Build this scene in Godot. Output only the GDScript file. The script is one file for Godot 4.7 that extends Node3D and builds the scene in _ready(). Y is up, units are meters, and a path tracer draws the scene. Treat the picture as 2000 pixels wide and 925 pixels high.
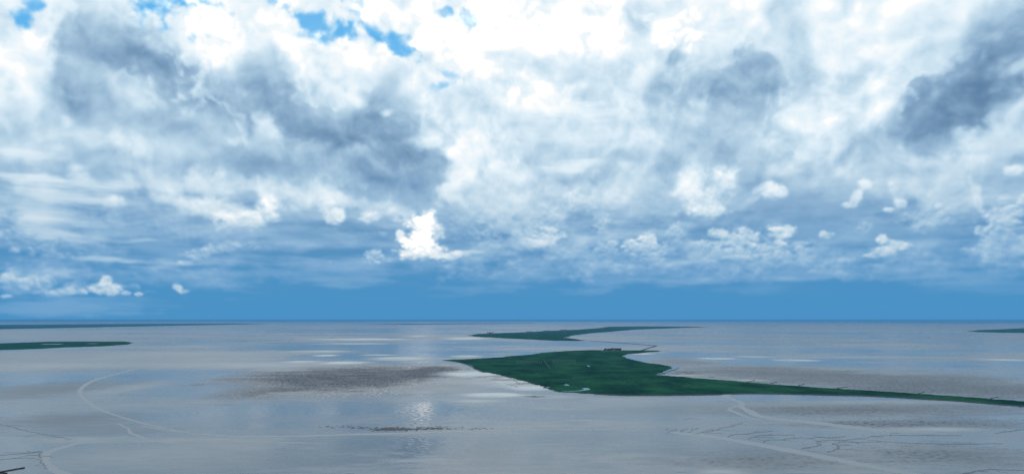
extends Node3D
# A tidal flat at low water seen from 120 m up: low green islands, creeks, wet mud under broken cloud.
# Axes: x to the east, -z ahead, metres. Sky angles: degrees right of -z and degrees above the horizon.

const EYE := 120.0
# clouds: degrees right, degrees up, half width, half height, tilt, tone at top, tone at foot, cover, softness, kind (0 layer, 1 heap, 2 gap to blue, 3 streak, 4 thick mass with a bright rim)
const CLOUDS := [
	[-36.22, 17.46, 3.60, 3.02, 0, 1, 0.95, 0.85, 0.7, 0],
	[-37.06, 13.19, 2.46, 1.36, 0, 0.85, 0.75, 0.6, 0.8, 0],
	[-36.60, 14.65, 3.32, 0.85, 0, 0.95, 0.85, 0.6, 0.7, 0],
	[-24.01, 20.73, 3.15, 2.59, 0, 1.05, 1, 0.9, 0.6, 0],
	[-24.24, 18.06, 1.76, 0.94, 0, 1, 0.95, 0.7, 0.7, 0],
	[-19.01, 22.15, 4.46, 2.27, 0, 1.05, 1, 0.9, 0.6, 0],
	[-37.28, 20.50, 0.64, 0.50, 25, 0, 0, 1, 0.95, 2],
	[-36.18, 21.44, 0.79, 0.35, 0, 0, 0, 0.92, 0.95, 2],
	[-26.01, 23.19, 1.21, 0.68, 0, 0, 0, 0.805, 0.95, 2],
	[-20.11, 24.33, 1.04, 0.44, 0, 0, 0, 0.805, 0.95, 2],
	[-16.94, 23.38, 1.18, 0.41, 25, 0, 0, 0.92, 0.95, 2],
	[-15.13, 23.03, 1.76, 0.64, -20, 0, 0, 1, 0.95, 2],
	[-13.25, 23.66, 1.03, 0.46, 20, 0, 0, 0.92, 0.95, 2],
	[-11.16, 22.82, 2.01, 0.65, 30, 0, 0, 1, 0.95, 2],
	[-9.76, 22.29, 1.26, 0.28, 12, 0, 0, 0.92, 0.95, 2],
	[-6.50, 24.57, 0.68, 0.37, 30, 0, 0, 0.805, 0.95, 2],
	[-5.29, 24.38, 1.07, 0.37, -15, 0, 0, 1, 0.95, 2],
	[-4.27, 24.80, 0.78, 0.37, -20, 0, 0, 1, 0.95, 2],
	[-13.81, 25.06, 0.56, 0.45, 0, 0, 0, 0.575, 0.95, 2],
	[-5.67, 19.18, 0.90, 0.39, -20, 0, 0, 0.575, 0.95, 2],
	[-4.88, 19.81, 0.80, 0.39, 30, 0, 0, 0.46, 0.95, 2],
	[-29.81, 18.87, 5.89, 3.57, 33, 0.56, 0.46, 0.95, 0.3, 4],
	[-32.07, 15.42, 3.68, 2.49, 20, 0.585, 0.505, 0.805, 0.7, 0],
	[-31.54, 12.23, 6.86, 2.54, 0, 0.64, 0.6, 0.6, 0.8, 0],
	[-24.82, 14.93, 4.92, 2.29, 15, 0.64, 0.56, 0.6, 0.8, 0],
	[-30.79, 20.83, 4.03, 2.61, 35, 0.86, 0.62, 1, 0.35, 1],
	[-32.18, 21.76, 2.40, 1.36, 10, 0.95, 0.85, 0.8, 0.6, 0],
	[-31.19, 19.33, 3.25, 2.28, 30, 0.545, 0.425, 0.9775, 0.8, 0],
	[-28.62, 19.07, 3.74, 1.98, 32, 0.465, 0.385, 0.9775, 0.8, 0],
	[-25.47, 16.95, 3.11, 1.69, 33, 0.525, 0.445, 0.92, 0.8, 0],
	[-22.28, 16.57, 2.00, 1.74, 20, 0.515, 0.445, 0.805, 0.8, 0],
	[-27.70, 21.23, 1.31, 1.43, 35, 0.88, 0.76, 0.6, 0.8, 0],
	[-33.05, 15.80, 2.10, 1.76, 35, 0.465, 0.385, 0.9775, 0.8, 0],
	[-32.66, 17.11, 1.81, 1.40, 0, 0.545, 0.465, 0.69, 0.9, 0],
	[-34.30, 15.93, 0.87, 1.04, 0, 0.585, 0.545, 0.69, 0.9, 0],
	[-29.82, 16.32, 1.92, 1.27, 40, 0.78, 0.72, 0.75, 0.8, 0],
	[-28.71, 14.89, 1.48, 0.74, 0, 0.515, 0.465, 0.805, 0.8, 0],
	[-30.13, 13.33, 1.92, 1.10, 0, 0.72, 0.68, 0.5, 0.9, 0],
	[-29.58, 12.47, 1.62, 1.11, 10, 0.86, 0.8, 0.7, 0.8, 0],
	[-33.71, 14.09, 0.89, 0.42, 0, 0.92, 0.88, 0.7, 0.8, 0],
	[-36.78, 13.24, 1.38, 1.02, 20, 0.565, 0.515, 0.575, 0.9, 0],
	[-33.74, 12.30, 2.67, 1.42, 0, 0.66, 0.62, 0.6, 0.9, 0],
	[-35.77, 11.31, 2.55, 0.49, 4, 0.86, 0.82, 0.8, 0.7, 3],
	[-25.86, 14.04, 2.77, 1.33, 15, 0.66, 0.6, 0.6, 0.9, 0],
	[-31.51, 11.86, 1.25, 1.09, 0, 0.585, 0.525, 0.69, 0.9, 0],
	[-28.10, 23.08, 2.40, 1.51, 25, 0, 0, 1, 0.95, 2],
	[-25.66, 23.53, 0.89, 0.51, 0, 0, 0, 0.92, 0.95, 2],
	[-30.18, 22.88, 1.12, 0.41, 0, 0, 0, 1, 0.95, 2],
	[-15.09, 15.63, 10.70, 4.86, 22, 0.54, 0.42, 0.97, 0.3, 4],
	[-20.42, 18.14, 4.08, 2.32, 30, 0.565, 0.465, 0.805, 0.7, 0],
	[-17.30, 20.03, 6.50, 3.11, 22, 1, 0.9, 0.75, 0.7, 0],
	[-13.56, 19.96, 2.38, 2.18, 10, 0.98, 0.86, 0.8, 0.7, 0],
	[-20.90, 20.09, 1.76, 1.83, 20, 0.66, 0.52, 0.85, 0.7, 0],
	[-19.65, 18.42, 2.81, 1.94, 30, 0.525, 0.425, 0.9775, 0.8, 0],
	[-18.77, 16.53, 3.23, 2.17, 30, 0.445, 0.385, 0.9775, 0.8, 0],
	[-16.42, 18.53, 1.55, 1.58, 20, 0.75, 0.6, 0.5, 0.9, 0],
	[-10.56, 19.77, 0.97, 1.20, 10, 0.86, 0.72, 0.9, 0.5, 0],
	[-11.18, 18.52, 1.62, 1.62, 0, 0.585, 0.465, 0.92, 0.8, 0],
	[-15.48, 14.99, 6.72, 2.23, 12, 0.415, 0.345, 0.9775, 0.85, 0],
	[-10.69, 16.10, 3.07, 2.26, 30, 0.425, 0.345, 0.9775, 0.75, 0],
	[-11.28, 14.21, 4.51, 2.28, 20, 0.325, 0.325, 0.92, 0.9, 0],
	[-7.85, 13.72, 2.93, 1.89, 35, 0.445, 0.385, 0.92, 0.7, 0],
	[-20.27, 14.81, 0.98, 1.58, 10, 0.84, 0.74, 0.8, 0.8, 0],
	[-20.97, 12.96, 1.49, 0.99, 0, 0.66, 0.6, 0.6, 0.9, 0],
	[-15.59, 18.41, 1.41, 1.11, 20, 0.92, 0.8, 0.75, 0.7, 0],
	[-12.87, 18.17, 0.96, 0.64, 40, 1, 0.95, 0.9, 0.8, 0],
	[-10.32, 16.86, 0.61, 0.49, 30, 0.95, 0.8, 0.85, 0.9, 0],
	[-17.01, 12.24, 9.00, 1.47, 4, 0.505, 0.445, 0.8625, 0.9, 0],
	[-22.79, 11.42, 4.01, 1.26, 0, 0.465, 0.385, 0.92, 0.85, 0],
	[-13.33, 12.45, 2.43, 1.24, 0, 0.66, 0.62, 0.5, 0.9, 0],
	[-8.67, 11.17, 3.98, 1.60, 10, 0.405, 0.345, 1, 0.75, 0],
	[-10.39, 12.16, 3.31, 1.26, 0, 0.405, 0.365, 0.805, 0.9, 0],
	[-6.58, 15.64, 1.34, 1.88, 25, 0.95, 0.82, 0.7, 0.7, 0],
	[-4.81, 12.95, 1.10, 2.54, 15, 1, 0.95, 0.8, 0.7, 0],
	[-5.01, 11.04, 1.45, 0.60, -10, 1, 0.95, 0.8, 0.7, 0],
	[-4.39, 14.23, 0.85, 2.11, 10, 1, 1, 0.7, 0.6, 0],
	[-24.56, 10.10, 4.27, 0.78, 0, 0.86, 0.9, 0.6, 0.8, 0],
	[-18.52, 10.11, 5.79, 0.89, 4, 0.82, 0.86, 0.65, 0.8, 0],
	[-13.25, 9.54, 4.88, 0.67, 8, 0.82, 0.76, 0.6, 0.8, 0],
	[-1.80, 23.68, 10.68, 3.74, 0, 1.1, 1.08, 0.85, 0.7, 0],
	[6.70, 23.54, 4.06, 2.74, 0, 1.1, 1.05, 0.85, 0.7, 0],
	[-1.77, 16.36, 5.08, 2.51, 0, 0.88, 0.84, 0.6, 0.9, 0],
	[0.00, 21.90, 2.90, 0.80, 5, 0.82, 0.76, 0.75, 0.8, 0],
	[-4.46, 21.84, 1.86, 0.36, 0, 0.9, 0.86, 0.5, 0.9, 0],
	[6.20, 19.36, 3.52, 1.47, 20, 0.76, 0.68, 0.85, 0.7, 0],
	[1.78, 20.88, 2.50, 0.89, 10, 0.8, 0.76, 0.6, 0.9, 0],
	[2.66, 18.84, 2.94, 1.64, 10, 1.06, 1.02, 0.8, 0.7, 0],
	[8.41, 20.69, 2.45, 1.60, -30, 0.95, 0.92, 0.6, 0.8, 0],
	[-0.44, 17.62, 2.95, 0.83, 10, 0.84, 0.8, 0.6, 0.8, 0],
	[4.86, 17.35, 3.77, 0.66, 8, 1, 0.98, 0.7, 0.7, 3],
	[3.09, 16.14, 3.80, 1.04, 8, 0.84, 0.8, 0.6, 0.8, 3],
	[2.64, 14.25, 1.49, 0.59, 10, 0.7, 0.66, 0.6, 0.8, 0],
	[5.68, 13.36, 2.96, 0.68, -10, 0.98, 0.92, 0.6, 0.8, 3],
	[-2.19, 13.83, 2.55, 2.11, 0, 0.9, 0.86, 0.5, 0.9, 0],
	[-1.75, 11.71, 2.99, 2.13, 0, 0.86, 0.8, 0.6, 0.8, 0],
	[-1.09, 10.35, 1.07, 0.39, 30, 0.62, 0.6, 0.6, 0.7, 0],
	[-2.84, 12.56, 0.68, 0.85, 20, 0.66, 0.66, 0.5, 0.8, 0],
	[3.27, 11.70, 2.13, 1.11, 0, 0.7, 0.68, 0.7, 0.8, 0],
	[0.88, 12.57, 1.71, 1.28, 0, 0.88, 0.84, 0.5, 0.8, 0],
	[18.45, 18.54, 7.40, 3.71, -8, 0.56, 0.46, 0.95, 0.3, 4],
	[11.76, 24.21, 1.34, 1.99, 10, 0.72, 0.66, 0.9, 0.6, 0],
	[14.49, 22.63, 2.91, 2.89, -20, 1, 0.92, 0.85, 0.6, 1],
	[12.80, 23.16, 0.79, 1.74, -10, 1.08, 1, 0.8, 0.6, 0],
	[19.86, 23.17, 1.83, 2.23, 0, 1.06, 1, 0.7, 0.7, 0],
	[18.67, 23.70, 1.11, 1.49, 0, 0.82, 0.78, 0.5, 0.9, 0],
	[14.00, 20.72, 1.18, 1.57, 25, 0.585, 0.485, 1, 0.6, 0],
	[12.89, 19.01, 1.28, 1.80, 15, 0.525, 0.445, 1, 0.7, 0],
	[12.12, 17.25, 0.65, 1.63, 0, 0.545, 0.505, 0.92, 0.7, 0],
	[16.48, 20.11, 2.31, 1.41, -20, 0.76, 0.66, 0.7, 0.9, 0],
	[17.22, 18.07, 5.01, 1.90, -5, 0.485, 0.405, 1, 0.85, 0],
	[20.46, 18.91, 3.51, 2.12, -15, 0.485, 0.405, 0.9775, 0.85, 0],
	[22.92, 21.63, 1.77, 3.52, 10, 0.66, 0.58, 0.8, 0.8, 0],
	[24.10, 18.83, 1.41, 2.82, 15, 0.525, 0.485, 0.805, 0.9, 0],
	[21.45, 23.33, 1.07, 2.21, 0, 0.66, 0.62, 0.6, 0.8, 0],
	[17.14, 15.88, 5.43, 1.40, -5, 0.585, 0.545, 0.805, 0.9, 0],
	[14.66, 15.05, 3.19, 2.04, -20, 0.72, 0.66, 0.6, 0.9, 0],
	[10.05, 16.13, 2.47, 2.47, 0, 0.86, 0.76, 0.5, 0.9, 0],
	[20.32, 15.79, 2.62, 1.57, 0, 0.545, 0.505, 0.69, 0.9, 0],
	[17.45, 13.43, 1.94, 1.21, 0, 0.505, 0.465, 0.805, 0.85, 0],
	[9.67, 18.20, 1.43, 0.73, -30, 0.88, 0.84, 0.7, 0.8, 0],
	[11.87, 20.48, 1.04, 2.38, 20, 0.98, 0.92, 0.7, 0.7, 0],
	[26.93, 20.27, 2.34, 3.99, 5, 0.92, 0.88, 0.85, 0.8, 0],
	[28.45, 21.81, 0.97, 2.12, 0, 1.02, 0.98, 0.7, 0.8, 0],
	[26.32, 15.89, 3.76, 2.25, -10, 0.86, 0.82, 0.8, 0.85, 0],
	[24.71, 13.01, 3.89, 1.00, 8, 0.9, 0.86, 0.7, 0.8, 0],
	[28.51, 17.26, 0.98, 1.46, 10, 0.96, 0.92, 0.7, 0.8, 0],
	[31.74, 20.11, 2.13, 1.73, -20, 0.78, 0.72, 0.7, 0.9, 0],
	[30.78, 15.62, 1.58, 2.16, 0, 0.72, 0.66, 0.6, 0.9, 0],
	[24.79, 14.54, 1.06, 0.54, 0, 0.98, 0.92, 0.6, 0.8, 0],
	[28.93, 12.92, 2.30, 0.89, 5, 0.66, 0.58, 0.7, 0.9, 0],
	[34.43, 15.56, 4.94, 3.47, -38, 0.36, 0.28, 0.97, 0.3, 4],
	[35.79, 19.59, 2.51, 1.99, -35, 0.525, 0.465, 0.92, 0.85, 0],
	[37.06, 20.62, 1.61, 0.97, -10, 0.585, 0.545, 0.69, 0.9, 0],
	[36.95, 19.25, 1.62, 0.46, -28, 0.72, 0.66, 0.7, 0.8, 0],
	[34.94, 16.34, 4.30, 2.57, -38, 0.345, 0.245, 1, 0.7, 0],
	[36.83, 17.67, 2.18, 1.20, -20, 0.365, 0.305, 0.9775, 0.8, 0],
	[35.75, 15.14, 2.40, 2.22, -40, 0.265, 0.205, 0.9775, 0.8, 0],
	[32.93, 14.03, 2.57, 1.78, -25, 0.345, 0.285, 0.9775, 0.8, 0],
	[31.69, 14.58, 1.55, 1.44, -20, 0.385, 0.345, 0.69, 0.9, 0],
	[32.34, 12.31, 1.69, 0.58, -10, 0.465, 0.425, 0.69, 0.9, 0],
	[37.24, 13.67, 2.04, 1.01, -42, 0.74, 0.66, 0.8, 0.6, 0],
	[37.60, 16.49, 1.07, 0.53, -15, 0.7, 0.62, 0.7, 0.8, 0],
	[36.39, 11.91, 2.79, 1.10, -10, 0.68, 0.62, 0.7, 0.8, 0],
	[37.16, 10.77, 1.09, 0.48, -30, 0.485, 0.465, 0.69, 0.9, 0],
	[36.96, 9.93, 0.72, 0.41, 0, 0.88, 0.8, 0.9, 0.5, 1],
	[9.96, 11.76, 3.74, 2.02, 0, 0.74, 0.68, 0.75, 0.8, 0],
	[6.95, 10.79, 3.38, 1.27, 0, 0.82, 0.74, 0.6, 0.8, 0],
	[5.64, 9.96, 1.70, 1.02, 0, 0.86, 0.76, 0.6, 0.7, 1],
	[12.44, 9.99, 1.80, 1.67, 5, 0.58, 0.5, 0.85, 0.8, 0],
	[9.57, 13.45, 1.66, 0.59, 0, 0.545, 0.525, 0.575, 0.9, 0],
	[13.34, 12.66, 0.81, 2.07, 10, 0.565, 0.525, 0.69, 0.8, 0],
	[16.34, 10.44, 2.84, 2.05, -10, 0.9, 0.84, 0.85, 0.8, 1],
	[15.89, 9.01, 2.30, 0.91, 0, 0.96, 0.86, 0.8, 0.6, 1],
	[14.95, 11.33, 1.80, 1.44, 0, 0.94, 0.9, 0.7, 0.7, 0],
	[17.77, 11.38, 1.40, 1.06, 0, 0.92, 0.88, 0.7, 0.6, 1],
	[15.63, 9.85, 0.64, 0.37, 0, 0.7, 0.66, 0.7, 0.7, 0],
	[20.84, 10.17, 1.35, 1.04, 0, 0.9, 0.8, 0.95, 0.4, 1],
	[21.78, 9.91, 0.59, 0.56, 0, 0.9, 0.82, 0.9, 0.4, 1],
	[19.65, 9.23, 0.69, 0.32, -30, 0.72, 0.7, 0.7, 0.6, 3],
	[23.18, 11.78, 4.35, 1.18, 5, 0.84, 0.78, 0.7, 0.9, 0],
	[26.04, 10.94, 2.08, 1.00, 0, 0.8, 0.74, 0.5, 0.9, 0],
	[19.93, 11.24, 0.99, 1.61, 15, 0.465, 0.425, 0.69, 0.8, 0],
	[24.48, 8.34, 6.41, 1.56, 0, 0.4, 0.34, 0.6, 0.9, 3],
	[22.96, 7.25, 5.10, 1.19, 0, 0.36, 0.3, 0.6, 0.9, 3],
	[29.55, 6.48, 5.21, 0.90, 0, 0.38, 0.34, 0.6, 0.9, 3],
	[19.98, 7.80, 4.56, 1.21, -4, 0.42, 0.38, 0.6, 0.9, 0],
	[35.12, 6.27, 1.73, 0.42, 0, 0.34, 0.32, 0.6, 0.9, 3],
	[27.84, 10.01, 0.50, 0.45, 0, 0.9, 0.82, 0.9, 0.5, 1],
	[27.21, 9.11, 0.41, 0.99, 35, 0.82, 0.74, 0.9, 0.5, 1],
	[26.45, 8.59, 0.48, 0.31, 0, 0.84, 0.76, 0.9, 0.5, 1],
	[31.81, 9.08, 2.95, 2.26, 0, 0.74, 0.66, 0.85, 0.7, 0],
	[30.77, 10.29, 1.59, 1.47, 0, 0.7, 0.66, 0.6, 0.8, 0],
	[29.93, 8.40, 0.55, 0.52, 0, 0.88, 0.8, 0.9, 0.45, 1],
	[29.47, 9.49, 0.33, 0.75, -20, 0.76, 0.7, 0.7, 0.6, 1],
	[29.08, 7.98, 0.39, 0.19, 0, 0.8, 0.74, 0.8, 0.5, 1],
	[33.14, 10.22, 1.51, 1.43, 0, 0.66, 0.58, 0.6, 0.8, 0],
	[34.62, 8.44, 0.47, 1.41, -10, 0.8, 0.76, 0.75, 0.6, 0],
	[31.22, 7.29, 1.89, 0.96, 0, 0.6, 0.56, 0.8, 0.6, 1],
	[32.28, 8.05, 0.31, 0.22, -40, 0.84, 0.8, 0.7, 0.5, 1],
	[27.56, 6.79, 0.68, 0.61, -20, 0.6, 0.56, 0.8, 0.6, 1],
	[36.15, 6.54, 2.11, 1.91, -42, 0.66, 0.58, 0.92, 0.4, 1],
	[35.04, 5.04, 1.73, 0.70, -10, 0.62, 0.56, 0.85, 0.5, 1],
	[36.76, 5.28, 1.66, 1.38, 0, 0.58, 0.52, 0.8, 0.7, 0],
	[35.97, 6.03, 0.51, 0.14, 0, 0.42, 0.4, 0.7, 0.6, 0],
	[24.74, 6.37, 0.50, 0.35, 15, 0.76, 0.66, 0.9, 0.5, 1],
	[25.24, 6.46, 0.35, 0.23, 0, 0.68, 0.6, 0.8, 0.5, 1],
	[28.69, 5.85, 0.46, 0.53, 0, 0.84, 0.78, 0.95, 0.4, 1],
	[28.98, 5.12, 1.38, 0.53, -12, 0.78, 0.7, 0.9, 0.45, 1],
	[27.78, 4.76, 0.61, 0.23, 0, 0.76, 0.7, 0.9, 0.45, 1],
	[29.82, 5.41, 0.39, 0.34, 0, 0.76, 0.7, 0.8, 0.5, 1],
	[3.90, 8.92, 2.56, 1.11, 0, 0.7, 0.6, 0.7, 0.7, 1],
	[3.25, 8.49, 1.71, 0.77, 10, 0.66, 0.54, 0.9, 0.5, 1],
	[2.16, 6.91, 2.49, 1.12, 0, 0.76, 0.66, 0.9, 0.5, 1],
	[3.02, 6.57, 0.94, 0.60, 0, 0.84, 0.74, 0.8, 0.6, 0],
	[4.74, 5.70, 2.13, 1.03, 0, 0.68, 0.6, 0.7, 0.8, 0],
	[7.54, 7.80, 1.10, 1.45, 0, 0.64, 0.56, 0.9, 0.45, 1],
	[7.94, 5.88, 1.85, 1.11, 0, 0.6, 0.54, 0.8, 0.6, 1],
	[0.43, 6.58, 1.29, 0.77, 0, 0.66, 0.6, 0.6, 0.8, 0],
	[13.58, 6.73, 0.97, 0.92, 0, 0.62, 0.54, 0.9, 0.4, 1],
	[18.37, 6.24, 3.10, 1.06, 0, 0.72, 0.62, 0.9, 0.4, 1],
	[16.82, 6.91, 1.02, 0.66, 0, 0.76, 0.66, 0.9, 0.4, 1],
	[21.64, 6.68, 1.26, 0.80, 0, 0.82, 0.7, 0.95, 0.35, 1],
	[20.64, 5.35, 3.39, 1.04, 0, 0.68, 0.58, 0.85, 0.5, 1],
	[15.97, 5.50, 2.78, 0.83, 0, 0.64, 0.56, 0.7, 0.7, 0],
	[18.70, 4.81, 1.00, 0.24, 0, 0.78, 0.74, 0.7, 0.7, 0],
	[22.89, 5.75, 0.73, 0.28, 0, 0.7, 0.64, 0.8, 0.5, 1],
	[10.66, 5.62, 1.87, 1.18, 0, 0.72, 0.46, 1, 0.32, 1],
	[11.35, 6.53, 0.99, 0.84, 0, 0.78, 0.66, 1, 0.35, 1],
	[12.32, 5.50, 0.90, 0.84, 0, 0.64, 0.48, 0.9, 0.4, 1],
	[9.92, 6.14, 0.67, 0.59, 0, 0.72, 0.62, 0.95, 0.4, 1],
	[16.33, 4.42, 0.95, 0.49, 20, 0.72, 0.66, 0.7, 0.7, 1],
	[13.93, 4.51, 1.62, 0.21, -5, 0.68, 0.64, 0.6, 0.7, 3],
	[19.43, 3.77, 4.58, 0.73, 0, 0.46, 0.4, 0.6, 0.9, 0],
	[10.22, 4.28, 2.08, 0.34, 10, 0.62, 0.58, 0.6, 0.8, 0],
	[6.43, 4.19, 5.51, 0.85, 0, 0.46, 0.42, 0.6, 0.9, 0],
	[11.84, 2.95, 0.74, 0.21, 0, 0.24, 0.24, 0.5, 0.8, 0],
	[6.84, 3.55, 1.27, 0.21, 0, 0.3, 0.28, 0.5, 0.9, 3],
	[24.22, 3.26, 2.14, 0.31, -6, 0.5, 0.48, 0.5, 0.9, 3],
	[26.41, 4.74, 2.76, 0.69, -4, 0.52, 0.46, 0.5, 0.9, 0],
	[33.13, 3.17, 3.61, 0.29, -3, 0.42, 0.4, 0.6, 0.9, 3],
	[24.29, 4.63, 2.50, 0.78, 0, 0.5, 0.44, 0.5, 0.9, 0],
	[-3.04, 9.57, 3.21, 1.71, 10, 0.74, 0.6, 0.8, 0.7, 0],
	[0.00, 9.58, 2.57, 1.71, 0, 0.78, 0.68, 0.7, 0.8, 0],
	[-3.25, 7.64, 3.21, 1.46, 8, 0.52, 0.44, 0.95, 0.55, 1],
	[-4.76, 8.05, 1.28, 1.20, 0, 0.5, 0.44, 0.8, 0.7, 0],
	[-1.73, 6.57, 2.36, 0.52, -12, 0.56, 0.5, 0.8, 0.6, 0],
	[0.00, 7.86, 2.15, 1.12, 0, 0.68, 0.58, 0.7, 0.8, 0],
	[-7.20, 7.97, 1.27, 1.11, 0, 1.12, 1.02, 1, 0.45, 1],
	[-7.82, 6.60, 2.02, 1.36, 0, 1.14, 1.04, 1, 0.45, 1],
	[-7.08, 5.59, 2.45, 0.77, 0, 1.08, 0.98, 0.95, 0.5, 1],
	[-5.16, 5.39, 1.70, 0.47, -6, 0.92, 0.84, 0.9, 0.5, 1],
	[-9.23, 7.13, 0.50, 0.42, 0, 0.94, 0.88, 0.95, 0.4, 1],
	[-6.47, 7.39, 0.51, 0.68, 0, 0.92, 0.86, 0.7, 0.6, 0],
	[-3.66, 5.62, 0.86, 0.21, -12, 0.8, 0.76, 0.6, 0.6, 3],
	[-11.36, 5.10, 1.11, 0.63, 0, 0.66, 0.58, 1, 0.3, 1],
	[-10.15, 4.95, 0.42, 0.21, 0, 0.58, 0.54, 0.8, 0.5, 1],
	[-14.65, 8.28, 0.88, 1.00, 25, 0.88, 0.78, 1, 0.4, 1],
	[-15.28, 9.04, 1.04, 0.74, 20, 0.86, 0.78, 0.8, 0.6, 1],
	[-11.90, 8.37, 0.99, 0.59, 0, 0.84, 0.74, 0.95, 0.4, 1],
	[-10.73, 8.57, 0.83, 0.38, 0, 0.62, 0.58, 0.6, 0.8, 0],
	[-10.70, 7.10, 0.58, 0.21, 0, 0.58, 0.54, 0.6, 0.7, 1],
	[-14.94, 4.61, 0.24, 0.21, 0, 0.52, 0.5, 0.8, 0.5, 1],
	[-13.32, 3.27, 0.41, 0.17, 0, 0.4, 0.38, 0.5, 0.7, 1],
	[-18.85, 3.58, 1.08, 0.41, 0, 0.36, 0.34, 0.6, 0.8, 1],
	[-21.69, 7.91, 2.60, 1.04, -6, 0.96, 0.86, 0.95, 0.45, 1],
	[-23.40, 8.61, 2.90, 0.79, 6, 0.9, 0.84, 0.8, 0.7, 0],
	[-20.02, 8.81, 1.29, 1.21, 0, 0.92, 0.84, 0.85, 0.5, 1],
	[-25.93, 8.83, 2.44, 0.85, 10, 0.88, 0.82, 0.7, 0.8, 0],
	[-17.67, 8.52, 1.01, 0.33, 40, 0.74, 0.7, 0.6, 0.7, 1],
	[-20.36, 7.70, 0.68, 0.56, 0, 0.94, 0.86, 0.8, 0.5, 1],
	[-21.87, 7.62, 0.59, 0.40, 0, 0.64, 0.62, 0.5, 0.8, 0],
	[-16.82, 7.12, 4.73, 1.23, 0, 0.38, 0.34, 0.4, 0.9, 3],
	[-12.75, 6.21, 3.68, 0.42, 0, 0.4, 0.38, 0.4, 0.9, 3],
	[-18.30, 4.61, 3.48, 0.33, 0, 0.44, 0.42, 0.5, 0.9, 3],
	[-9.34, 2.05, 6.67, 0.25, 0, 0.2, 0.2, 0.4, 0.9, 3],
	[-3.00, 3.57, 3.85, 0.60, 0, 0.44, 0.38, 0.6, 0.9, 0],
	[-1.72, 4.43, 3.43, 0.60, 0, 0.5, 0.46, 0.6, 0.9, 0],
	[-7.28, 4.39, 2.53, 0.21, -3, 0.4, 0.38, 0.5, 0.9, 3],
	[-14.74, 4.70, 2.41, 0.21, 0, 0.4, 0.38, 0.4, 0.9, 3],
	[4.30, 5.06, 11.10, 1.11, 0, 0.52, 0.42, 0.6, 0.9, 0],
	[16.72, 4.04, 11.81, 0.90, 0, 0.5, 0.4, 0.6, 0.9, 0],
	[29.40, 3.86, 9.13, 0.97, 0, 0.5, 0.42, 0.6, 0.9, 0],
	[-29.35, 3.12, 9.13, 0.97, 0, 0.5, 0.42, 0.5, 0.9, 0],
	[-15.92, 3.85, 8.73, 0.66, 0, 0.38, 0.32, 0.5, 0.9, 3],
	[33.97, 2.25, 6.48, 0.64, 0, 0.36, 0.3, 0.5, 0.9, 3],
	[20.51, 2.35, 9.02, 0.56, 0, 0.32, 0.26, 0.5, 0.9, 3],
	[-4.28, 2.71, 8.52, 0.51, 0, 0.3, 0.26, 0.5, 0.9, 3],
	[-27.59, 1.28, 8.73, 0.60, 0, 0.38, 0.32, 0.5, 0.9, 3],
	[-35.93, 9.53, 3.11, 0.49, 5, 0.9, 0.84, 0.85, 0.7, 3],
	[-33.54, 9.27, 2.69, 0.43, 5, 0.84, 0.8, 0.6, 0.8, 3],
	[-34.65, 7.91, 4.38, 1.59, 0, 0.8, 0.76, 0.75, 0.8, 3],
	[-33.93, 6.18, 3.85, 0.93, 4, 0.78, 0.74, 0.75, 0.8, 3],
	[-32.97, 10.05, 0.91, 0.79, 0, 0.86, 0.8, 0.7, 0.7, 1],
	[-31.72, 10.19, 0.81, 1.09, 0, 0.545, 0.505, 0.69, 0.8, 0],
	[-30.07, 9.62, 0.97, 0.74, 0, 0.86, 0.8, 0.5, 0.8, 0],
	[-27.77, 10.59, 1.35, 1.14, 0, 0.8, 0.76, 0.6, 0.8, 0],
	[-29.29, 7.62, 3.60, 1.12, 0, 0.56, 0.46, 0.9, 0.7, 0],
	[-32.12, 6.49, 1.85, 0.36, 0, 0.48, 0.44, 0.8, 0.7, 0],
	[-26.88, 7.02, 3.77, 1.15, 5, 0.48, 0.42, 0.75, 0.8, 0],
	[-30.65, 8.45, 0.96, 0.44, 0, 0.84, 0.78, 0.7, 0.6, 1],
	[-27.47, 5.27, 3.72, 0.76, 0, 0.38, 0.34, 0.7, 0.9, 3],
	[-22.54, 6.08, 2.20, 0.95, 0, 0.46, 0.4, 0.5, 0.9, 0],
	[-28.85, 5.84, 1.32, 0.19, 0, 0.72, 0.68, 0.6, 0.8, 3],
	[-36.81, 6.66, 0.83, 1.24, 0, 0.5, 0.44, 0.85, 0.6, 1],
	[-35.92, 5.33, 1.69, 0.90, 15, 0.48, 0.4, 0.9, 0.6, 1],
	[-33.99, 4.82, 2.07, 0.71, 0, 0.46, 0.38, 0.95, 0.5, 1],
	[-33.58, 5.41, 0.36, 0.43, 0, 0.5, 0.46, 0.9, 0.4, 1],
	[-30.77, 5.10, 1.27, 0.44, 0, 0.5, 0.44, 0.7, 0.8, 0],
	[-36.43, 4.50, 0.67, 0.31, 0, 0.66, 0.62, 0.7, 0.7, 0],
	[-29.75, 4.30, 4.86, 0.33, 0, 0.72, 0.68, 0.75, 0.7, 3],
	[-27.74, 3.92, 4.04, 0.27, 0, 0.66, 0.62, 0.6, 0.8, 3],
	[-22.83, 4.40, 3.28, 0.32, 0, 0.6, 0.56, 0.6, 0.8, 3],
	[-24.49, 5.01, 1.64, 0.62, -8, 0.62, 0.5, 0.95, 0.45, 1],
	[-25.52, 4.31, 0.63, 0.27, 0, 0.7, 0.64, 0.8, 0.5, 1],
	[-22.88, 5.59, 1.46, 0.47, -10, 0.58, 0.5, 0.8, 0.6, 1],
	[-21.03, 5.74, 0.75, 0.32, 0, 0.5, 0.46, 0.7, 0.6, 1],
	[-24.26, 3.96, 1.78, 0.39, 0, 0.42, 0.4, 0.5, 0.9, 0],
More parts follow.
